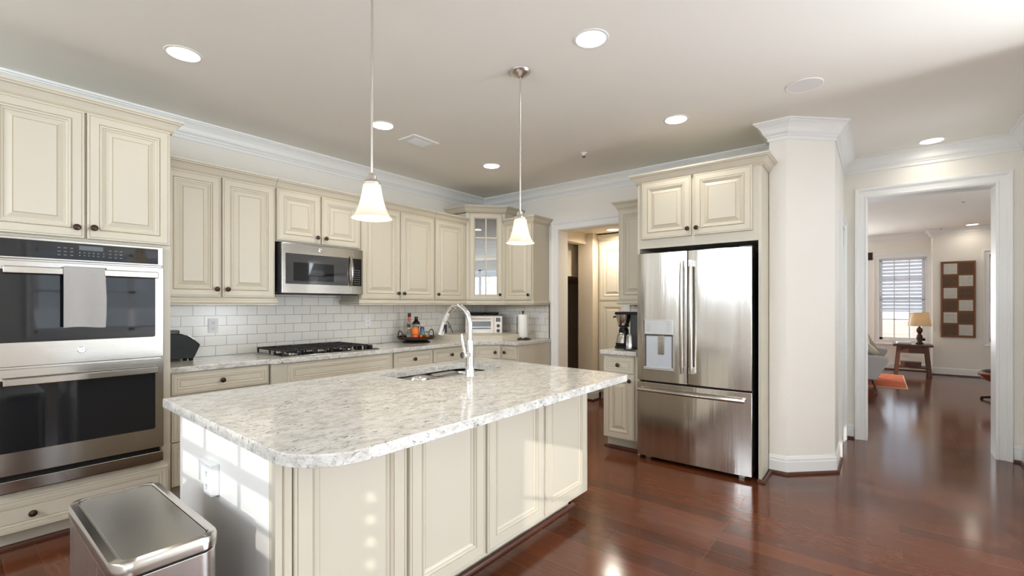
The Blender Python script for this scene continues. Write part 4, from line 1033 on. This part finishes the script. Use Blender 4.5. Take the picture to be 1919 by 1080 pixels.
obj('dispenser_sides', MB().box(dx0_ + 0.014, dx0_ + 0.024, -0.079, -0.070, 0.80, 1.080).box(dx1_ - 0.022, dx1_ - 0.012, -0.079, -0.070, 0.80, 1.080).box(dx0_ + 0.014, dx1_ - 0.012, -0.080, -0.070, 1.070, 1.083), M['darkgrey'], dp)
obj('dispenser_paddle', MB().box(dx0_ + 0.130, dx0_ + 0.182, -0.084, -0.076, 0.915, 1.075), M['steel'], dp, 0.002)
obj('drip_tray', MB().box(dx0_ + 0.010, dx1_ - 0.006, -0.092, -0.070, 0.782, 0.806), M_disp, dp, 0.003)
badge(rd, 0.818, -0.0705, 1.660, 0.017)
for x in (0.05, RW - 0.05): obj('hinge_cover', MB().box(x - 0.045, x + 0.045, -0.02, 0.09, 1.758, 1.790), M['darkgrey'], rf, 0.004)

# ------------------------------------------------------------------ coffee maker and wire rack
cf = thing('coffee_maker', 'black and steel drip coffee maker with thermal carafe beside the refrigerator', 'coffee maker', (-0.56, -2.395, 0.9142))
CY_ = 0.060
obj('base', MB().prism(rr(-0.085, 0.085, -0.13, 0.125, 0.03, 5), 0.0, 0.022), M['black'], cf, 0.003)
obj('tower', MB().prism(rr(-0.075, 0.075, -0.13, -0.035, 0.02, 4), 0.02, 0.335), M['darkgrey'], cf, 0.004)
obj('top_housing', MB().prism(rr(-0.085, 0.085, -0.13, 0.125, 0.03, 5), 0.325, 0.352), M['black'], cf, 0.004)
obj('filter_basket', MB().lathe([(0.048, 0.218), (0.052, 0.224), (0.070, 0.29), (0.076, 0.322), (0.078, 0.334)], (0, CY_, 0), 28), M['steel'], cf)
obj('basket_ring', MB().lathe([(0.048, 0.206), (0.053, 0.210), (0.053, 0.220)], (0, CY_, 0), 28), M['black'], cf)
obj('basket_handle', MB().tube([(0, CY_ + 0.07, 0.305), (0, CY_ + 0.095, 0.302), (0, CY_ + 0.11, 0.296)], 0.008, 8), M['black'], cf)
ca_ = obj('carafe', MB().lathe([(0.070, 0.022), (0.075, 0.026), (0.075, 0.048), (0.074, 0.052), (0.066, 0.10), (0.050, 0.148), (0.044, 0.152)], (0, CY_, 0), 28), M['steel'], cf)
obj('carafe_base', MB().lathe([(0.0755, 0.0222), (0.0775, 0.026), (0.0775, 0.050), (0.0755, 0.052)], (0, CY_, 0), 28), M['black'], ca_)
obj('carafe_lid', MB().lathe([(0.045, 0.150), (0.047, 0.156), (0.045, 0.184), (0.040, 0.188), (0.038, 0.202), (0.0, 0.203)], (0, CY_, 0), 28), M['black'], ca_)
obj('carafe_handle', MB().tube([(-0.045, CY_ - 0.03, 0.17), (-0.075, CY_ - 0.05, 0.165), (-0.085, CY_ - 0.055, 0.11), (-0.075, CY_ - 0.045, 0.055)], 0.009, 8), M['black'], ca_)
obj('top_rail', MB().tube([(-0.03, -0.02, 0.350), (-0.03, -0.02, 0.385), (-0.03, -0.125, 0.385), (-0.03, -0.125, 0.35)], 0.003, 6), M['nickel'], cf)
wr = thing('wire_utensil_rack', 'small chrome wire rack standing beside the coffee maker', 'rack', (-0.73, -2.475, 0.9142))
wm = MB()
for k in range(6):
    x = -0.03 + 0.012 * k
    wm.tube([(x, 0.02, 0.01), (x, 0.02, 0.13), (x, 0.008, 0.145), (x, -0.004, 0.13), (x, -0.004, 0.01)], 0.0022, 6)
for z in (0.05, 0.09): wm.tube([(-0.035, 0.021, z), (0.0, 0.0225, z), (0.035, 0.021, z)], 0.0022, 6)
obj('wire_loops', wm, M['chrome'], wr)
obj('rack_base', MB().prism(rr(-0.05, 0.05, -0.03, 0.045, 0.02, 4), 0.0, 0.012), M['darkgrey'], wr, 0.003)

# ------------------------------------------------------------------ step trash can
tcan = thing('trash_can', 'rectangular stainless step trash can with rounded lid by the island', 'trash can', (-4.325, -2.42, 0))
TX, TY = 0.128, 0.325
obj('can_body', MB().prism(rr(-TX + 0.004, TX - 0.004, -TY + 0.004, TY - 0.004, 0.05, 8), 0.02, 0.612, smooth=True), mat('can_brushed_steel', (0.64, 0.62, 0.60, 1), 0.27, 1.0, noise=0.02, nscale=5, rvar=0.012, stretch=(12, 12, 0.3)), tcan, 0.003)
obj('dark_band', MB().prism(rr(-TX + 0.006, TX - 0.006, -TY + 0.006, TY - 0.006, 0.05, 8), 0.610, 0.622, smooth=True), M['black'], tcan)
rim = MB()
o_ = rr(-TX, TX, -TY, TY, 0.053, 8); i_ = rr(-TX + 0.026, TX - 0.026, -TY + 0.020, TY - 0.020, 0.034, 8)
rings = [([p for p in o_], 0.620), ([p for p in o_], 0.650), (rr(-TX + 0.004, TX - 0.004, -TY + 0.004, TY - 0.004, 0.05, 8), 0.657), (rr(-TX + 0.022, TX - 0.022, -TY + 0.016, TY - 0.016, 0.038, 8), 0.660), (i_, 0.656), (i_, 0.640)]
n = len(o_)
for pts, z in rings: rim.v += [(p[0], p[1], z) for p in pts]
for a in range(len(rings) - 1):
    for k in range(n):
        k2 = (k + 1) % n; rim.f.append((a * n + k, a * n + k2, (a + 1) * n + k2, (a + 1) * n + k)); rim.m.append(0); rim.sm.append(True)
obj('lid_rim', rim, M['steel'], tcan)
obj('lid', MB().prism(rr(-TX + 0.0275, TX - 0.0275, -TY + 0.0215, TY - 0.0215, 0.033, 8), 0.640, 0.6555, smooth=True), mat('lid_mirror_steel', (0.50, 0.49, 0.47, 1), 0.24, 1.0, noise=0.02, nscale=60, rvar=0.01), tcan, 0.001)
obj('base_ring', MB().prism(rr(-TX, TX, -TY, TY, 0.053, 8), 0.0, 0.022), M['black'], tcan)
obj('pedal', MB().box(-0.05, 0.05, -TY - 0.04, -TY + 0.01, 0.012, 0.024), M['steel'], tcan, 0.003)

# ------------------------------------------------------------------ hall seen through the left doorway
HZ = 2.33
struct('ceiling_hall', MB().box(0.2, 3.2, -2.0, 1.6, HZ, HZ + 0.1), M['backroom'])
struct('wall_hall', MB().box(0.2, 0.36, -1.05, -0.93, 0, HZ).box(0.36, 0.97, -1.05, -0.93, 2.185, HZ).box(0.97, 1.13, -1.16, -0.93, 0, HZ), M['backroom'])
struct('wall_hall_right', MB().box(0.2, 1.2, -2.1, -2.0, 0, HZ), M['backroom'])
struct('wall_hall_back', MB().box(1.56, 3.2, -1.16, -0.93, 0, HZ).box(3.1, 3.2, -2.0, 1.6, 0, HZ), M['backroom'])
# alcove beyond the hall opening: bulkhead over a deep dark recess
struct('wall_alcove', MB().box(0.2, 3.1, -0.80, 1.5, 1.745, HZ).box(0.2, 3.1, 0.9, 1.5, 0, 1.745).box(0.2, 0.32, -0.93, 0.9, 0, HZ), M['backroom'])
struct('wall_alcove_recess', MB().box(0.33, 3.1, 0.86, 0.895, 0, 1.744), M['alcove'])  # back panel coloured brown to stand in for shade
baseboard('baseboard_hall', 'trim_24', [(0.97, -1.05), (0.97, -1.16), (1.13, -1.16)])
cabinet('pantry_cabinet', 'tall cream paneled pantry cabinet seen through the left doorway', 'cabinet', (1.13, -1.165), -PI / 2, 0.83, 0.42, 0.105, 2.26,
        [('door', 0.03, 1.40, 0.38, 0.76, [(0.38, 1.47)]), ('door', 0.42, 1.40, 0.38, 0.76, [(0.45, 1.47)]), ('door', 0.03, 0.12, 0.38, 1.25, [(0.38, 1.0)]), ('door', 0.42, 0.12, 0.38, 1.25, [(0.45, 1.0)])], toe=True,
        crown=(2.23, [(0, 0), (0.83, 0)]))
hl = can_light('lit recessed ceiling light in the hall beyond the left doorway', 0.86, -1.52, HZ - 0.0005, 'recessed ceiling lights', 8, flush=True)

# ------------------------------------------------------------------ living room seen through the wide doorway
LX = 7.2; BX = 7.6
struct('ceiling_living', MB().box(0.98, BX + 0.2, -7.7, -2.0, H, H + 0.1), M['ceil'])
LW = [(-6.62, -5.845, 0.66, 2.25)]
struct('wall_living_picture', wall_run('x', LX, 0.15, -7.6, -5.083, H, LW), M['wall'])
BW = [(-5.0, -4.283, 0.61, 2.295), (-3.7, -2.3, 0.61, 2.295)]  # second opening is out of sight, added for the bay fill light
struct('wall_living_bay', wall_run('x', BX, 0.15, -5.083, -2.0, H, BW).box(LX + 0.15, BX + 0.15, -5.15, -5.083, 0, H), M['wall'])
struct('wall_living_left', MB().box(1.2, BX, -2.1, -2.0, 0, H).box(0.98, 1.2, -4.0, -2.1, 0, H), M['wall'])
struct('wall_living_right', wall_run('y', -7.5, -0.15, 0.98, BX, H, [(1.4, 2.3, 0.6, 2.1)]).box(0.98, 1.2, -7.6, -5.4, 0, H), M['wall'])  # opening out of sight, added for the living room fill light
crl = MB().mould([(1.2, -2.1), (BX, -2.1), (BX, -5.083), (LX, -5.083), (LX, -7.5)], CROWN, zc)
struct('trim_19', crl, M['trim'])
baseboard('baseboard_living', 'trim_25', [(BX, -2.1), (BX, -5.083), (LX, -5.083), (LX, -7.5)])
casing('trim_26', 'x', BX, -1, BW[0][0], BW[0][1], BW[0][3], w=0.10, z0=BW[0][2], sill=True)
casing('trim_27', 'x', LX, -1, LW[0][0], LW[0][1], LW[0][3], w=0.085, z0=LW[0][2], sill=True)
window('window_5', 'x', BX, 1, *BW[0], 3, 4, True)
window('window_6', 'x', LX, 1, *LW[0], 3, 5, True)
struct('ground', MB().box(BX + 0.3, 60, -40, 40, -0.5, -0.4), M['ground'])
# blind
bd = thing('window_blind', 'white horizontal blind drawn halfway down the living room window', 'blind', (BX - 0.012, -4.64, 1.195))
obj('headrail', MB().box(-0.03, 0.01, -0.352, 0.352, 1.055, 1.097), M['blind'], bd, 0.003)
for k in range(14):
    z = 0.055 + k * 0.073
    obj('slat', MB().prism([(-0.020, z - 0.024), (0.010, z + 0.028), (0.012, z + 0.0265), (-0.018, z - 0.0255)], -0.35, 0.35, 'y'), M['blind'], bd)
obj('bottom_rail', MB().box(-0.025, 0.005, -0.351, 0.351, 0.0, 0.022), M['blind'], bd, 0.003)
obj('ladder_cord', MB().box(-0.023, -0.021, -0.121, -0.118, 0.01, 1.06).box(-0.023, -0.021, 0.118, 0.121, 0.01, 1.06), M['legend'], bd)
# wall panel
wp = thing('wall_panel', 'tall brown wooden wall panel with a checker of white carved tiles', 'wall art', (LX - 0.002, -5.43, 1.437), -PI / 2)
PW, PH = 0.47, 1.425
obj('panel_frame', MB().box(-PW / 2, PW / 2, -0.02, 0, -PH / 2, PH / 2).mould([(-PW / 2, -PH / 2), (-PW / 2, PH / 2), (PW / 2, PH / 2), (PW / 2, -PH / 2)], [(0.0, 0.0), (0.0, -0.035), (0.024, -0.035), (0.026, -0.02)], lambda a, b_, h: (a, h, b_), closed=True).box(-0.008, 0.008, -0.03, -0.02, -PH / 2, PH / 2), M['wood_mid'], wp)
M_car = mat('white_carving', rgb(206, 204, 196), 0.6, noise=0.15, nscale=40); M_cbr = mat('brown_carving', rgb(104, 76, 56), 0.6, noise=0.35, nscale=40)
cwid, chh = (PW - 0.048) / 2, (PH - 0.048) / 6
for r in range(6):
    for c_ in range(2):
        white = (r + c_) % 2 == 0
        cx_, cz_ = (-1 if c_ == 0 else 1) * cwid / 2, PH / 2 - 0.024 - chh * (r + 0.5)
        w2, h2 = cwid / 2 - 0.012, chh / 2 - 0.016
        tl = MB().box(cx_ - w2, cx_ + w2, -0.026, -0.019, cz_ - h2, cz_ + h2)
        for qx in (-1, 1):
            for qz in (-1, 1):
                tl.lathe([(0.030, -0.026), (0.030, -0.032), (0.022, -0.032), (0.020, -0.026)], (cx_ + qx * w2 * 0.48, 0, cz_ + qz * h2 * 0.48), 12, axis='y', cap=False)
        tl.lathe([(0.0, -0.033), (0.014, -0.033), (0.016, -0.026)], (cx_, 0, cz_), 10, axis='y')
        obj('carved_tile', tl, M_car if white else M_cbr, wp)['label'] = 'white carved tile' if white else 'brown carved tile'
# side table
st = thing('side_table', 'dark wood side table with splayed legs under the window', 'table', (6.95, -4.775, 0))
obj('tabletop', MB().box(-0.24, 0.24, -0.285, 0.285, 0.545, 0.585), M['wood'], st, 0.004)
obj('apron', MB().box(-0.19, 0.19, -0.20, 0.20, 0.42, 0.545), M['wood'], st, 0.003)
for sx in (-1, 1):
    for sy in (-1, 1):
        obj('leg', MB().add([(sx * (0.15), sy * 0.17, 0.545), (sx * 0.20, sy * 0.17, 0.545), (sx * 0.20, sy * 0.225, 0.545), (sx * 0.15, sy * 0.225, 0.545), (sx * 0.17, sy * 0.215, 0), (sx * 0.22, sy * 0.215, 0), (sx * 0.22, sy * 0.27, 0), (sx * 0.17, sy * 0.27, 0)], [(0, 1, 2, 3), (4, 5, 6, 7), (0, 1, 5, 4), (1, 2, 6, 5), (2, 3, 7, 6), (3, 0, 4, 7)]), M['wood'], st, 0.002)
obj('lower_shelf', MB().box(-0.19, 0.19, -0.235, 0.235, 0.13, 0.155), M['wood'], st, 0.003)
tl_ = thing('table_lamp', 'table lamp with tan shade and turned dark base on the side table', 'lamp', (6.97, -4.88, 0.5852))
obj('lamp_base', MB().lathe([(0.060, 0.0), (0.062, 0.015), (0.045, 0.03), (0.035, 0.06), (0.050, 0.11), (0.042, 0.16), (0.026, 0.20), (0.045, 0.24), (0.050, 0.27), (0.030, 0.31), (0.014, 0.33), (0.010, 0.42), (0.0, 0.42)], seg=24), M['bronze'], tl_)
obj('lamp_shade', MB().lathe([(0.175, 0.345), (0.132, 0.605), (0.129, 0.605), (0.172, 0.345)], seg=32, cap=False), M['lamp_off'], tl_)
lamp('table_lamp_bulb', 'POINT', (6.97, -4.88, 1.05), 0.9, (1.0, 0.72, 0.42), shadow_soft_size=0.03)
for k, (w_, l_, z_, m_, lb) in enumerate(((0.15, 0.22, 0.5852, M['wood'], 'dark bottom book in the stack on the side table'), (0.14, 0.21, 0.6062, M['white'], 'white top book in the stack on the side table'))):
    bk = thing('book', lb, 'book', (6.88, -4.645, z_), 0.1 + 0.15 * k, 'books on the side table')
    obj('cover', MB().box(-w_ / 2, w_ / 2, -l_ / 2, l_ / 2, 0, 0.003).box(-w_ / 2, w_ / 2, -l_ / 2, l_ / 2, 0.018, 0.021).box(w_ / 2 - 0.003, w_ / 2, -l_ / 2, l_ / 2, 0.002, 0.019), m_, bk)
    obj('pages', MB().box(-w_ / 2 + 0.004, w_ / 2 - 0.004, -l_ / 2 + 0.004, l_ / 2 - 0.004, 0.003, 0.018), M['paper'], bk)
tag(obj('storage_box', MB().box(-0.10, 0.10, -0.15, 0.15, 0, 0.085).box(-0.105, 0.105, -0.155, 0.155, 0.075, 0.09), M['wood'], loc=(6.95, -4.75, 0.1552), bevel=0.003), 'low dark box on the side table lower shelf', 'box')
# rug
M_rug = mat('orange_faded_rug', rgb(206, 106, 66), 0.95, noise=0.45, nscale=7, bump=0.3)
tag(obj('area_rug', MB().box(-0.88, 0.88, -0.92, 0.92, 0, 0.010).box(-0.89, 0.89, -0.935, -0.92, 0.001, 0.008, 1).box(-0.89, 0.89, 0.92, 0.935, 0.001, 0.008, 1).box(-0.90, -0.88, -0.935, 0.935, 0.001, 0.0095, 1).box(0.88, 0.90, -0.935, 0.935, 0.001, 0.0095, 1), [M_rug, mat('rug_border', rgb(214, 196, 170), 0.95, noise=0.2, nscale=60)], loc=(5.70, -3.70, 0.0005)), 'faded orange area rug under the grey sofa', 'rug')
# sofa (faces -y)
so = thing('sofa', 'grey mid-century sofa partly hidden by the wide doorway casing', 'sofa', (5.08, -3.80, 0))
SW = 1.84
obj('seat_base', MB().box(-SW / 2 + 0.02, SW / 2 - 0.02, -0.43, 0.40, 0.17, 0.32), M['sofa'], so, 0.03, seg=3)
obj('backrest', MB().prism([(0.28, 0.30), (0.40, 0.20), (0.50, 0.84), (0.36, 0.86)], -SW / 2 + 0.02, SW / 2 - 0.02, 'x'), M['sofa'], so, 0.03, seg=3)
for s in (-1, 1):
    prof_ = [(-0.44, 0.19), (-0.50, 0.30), (-0.60, 0.50), (-0.58, 0.545), (-0.50, 0.56), (0.40, 0.60), (0.44, 0.20)]
    xx = s * SW / 2
    obj('armrest', MB().prism(prof_, xx - 0.055, xx + 0.055, 'x'), M['sofa'], so, 0.03, seg=3)
for s in (-1, 1):
    obj('seat_cushion', MB().box(s * 0.42 - 0.415, s * 0.42 + 0.415, -0.46, 0.30, 0.32, 0.45), M['sofa'], so, 0.04, seg=3)
for sx in (-1, 1):
    for sy in (-0.40, 0.36):
        obj('leg', MB().tube([(sx * (SW / 2 - 0.05), sy, 0.19), (sx * (SW / 2 - 0.03), sy - 0.05 if sy < 0 else sy + 0.05, 0.0105)], [0.024, 0.013], 10), M['wood'], so)
def cushion(label, loc, rot, cols):
    t = MB(); n_ = 10; w_ = 0.23
    for sgn in (-1, 1):
        for i in range(n_ + 1):
            for j in range(n_ + 1):
                u, v = i / n_ * 2 - 1, j / n_ * 2 - 1
                h = 0.075 * max(0.0, (1 - u ** 2) * (1 - v ** 2)) ** 0.45
                pin = 1 - 0.06 * (1 - abs(u)) * (abs(v) > 0.95) - 0.06 * (1 - abs(v)) * (abs(u) > 0.95)
                t.v.append((u * w_ * pin, sgn * h, v * w_ * pin))
    o1 = (n_ + 1) ** 2
    for i in range(n_):
        for j in range(n_):
            a = i * (n_ + 1) + j; q = (a, a + 1, a + n_ + 2, a + n_ + 1)
            mi = 1 if ((i - n_ / 2) ** 2 + (j - n_ / 2) ** 2) < 8 and len(cols) > 1 else 0
            t.f.append(q[::-1]); t.m.append(mi); t.sm.append(True)
            t.f.append(tuple(o1 + k for k in q)); t.m.append(mi); t.sm.append(True)
    c = obj('throw_pillow', t, cols, loc=loc); c.rotation_euler = rot
    return tag(c, label, 'pillow', 'throw pillows on the sofa')
M_p1 = mat('cream_pillow', rgb(214, 206, 190), 0.9, noise=0.2, nscale=25); M_p2 = mat('olive_pillow', rgb(166, 160, 134), 0.9, noise=0.3, nscale=18); M_p3 = mat('blue_motif', rgb(70, 104, 130), 0.9, noise=0.4, nscale=25)
cushion('cream throw pillow nearest the sofa arm', (4.36, -4.02, 0.665), (math.radians(-62), 0, math.radians(60)), [M_p1])
cushion('throw pillow with a round blue motif on the sofa', (4.56, -3.96, 0.70), (math.radians(-35), 0, math.radians(72)), [M_p1, M_p3])
cushion('olive grey throw pillow behind the blue motif pillow', (4.80, -3.98, 0.70), (math.radians(-25), math.radians(20), math.radians(75)), [M_p2])
# wooden footstool at the right jamb
ot = thing('ottoman', 'low lounge ottoman with a glossy curved wood shell by the doorway jamb', 'ottoman', (4.36, -5.63, 0), 0.2)
obj('wood_shell', MB().lathe([(0.0, 0.265), (0.10, 0.268), (0.19, 0.285), (0.25, 0.318), (0.272, 0.355), (0.272, 0.385), (0.255, 0.405), (0.235, 0.41)], seg=36), M['shell'], ot)
obj('cushion', MB().lathe([(0.236, 0.405), (0.236, 0.418), (0.20, 0.430), (0.0, 0.434)], seg=36), M['black'], ot)
obj('post', MB().lathe([(0.018, 0.04), (0.018, 0.27)], seg=14), M['nickel'], ot)
for k in range(4):
    a = PI / 4 + k * PI / 2
    lgm = MB().tube([(0, 0, 0.055), (0.16 * math.cos(a), 0.16 * math.sin(a), 0.045), (0.27 * math.cos(a), 0.27 * math.sin(a), 0.022)], [0.022, 0.018, 0.014], 8)
    lgm.lathe([(0.018, 0.0), (0.018, 0.012)], (0.262 * math.cos(a), 0.262 * math.sin(a), 0), 10)
    obj('leg', lgm, M['black'], ot)
rg = thing('floor_register', 'dark metal floor register below the wooden wall panel', 'vent', (7.09, -5.55, 0.0003))
obj('register_frame', MB().mould([(-0.05, -0.17), (-0.05, 0.17), (0.05, 0.17), (0.05, -0.17)], [(0.0, 0.0), (0.0, 0.004), (0.012, 0.005), (0.014, 0.0)], zb, closed=True), M['bronze'], rg)
obj('register_grille', MB().box(-0.04, 0.04, -0.16, 0.16, 0.0, 0.0015).box(-0.036, -0.012, -0.155, 0.155, 0.0015, 0.004).box(0.012, 0.036, -0.155, 0.155, 0.0015, 0.004), M['bronze'], rg)
hg = MB().box(-0.014, 0.0, -0.11, 0.11, -0.08, 0.08)
for r in (-1, 0, 1): hg.mould([(-0.105, r * 0.05 - 0.018), (-0.105, r * 0.05 + 0.018), (0.105, r * 0.05 + 0.018), (0.105, r * 0.05 - 0.018)], [(0, -0.014), (0, -0.024), (0.008, -0.024), (0.01, -0.014)], lambda a, b_, h: (h, a, b_), closed=True)
tag(obj('wall_hanging', hg, M['bronze'], loc=(BX - 0.001, -4.06, 2.36)), 'small carved dark wood wall hanging left of the window', 'wall art')
can_light('lit recessed ceiling light in the living room', 6.90, -5.588, H - 0.0005, 'recessed ceiling lights', 1, flush=True)
sprinkler('small sprinkler head on the living room ceiling just beyond the doorway', 4.06, -5.178, H)
sprinkler('small sprinkler head near the living room crown moulding', 6.95, -5.18, H)
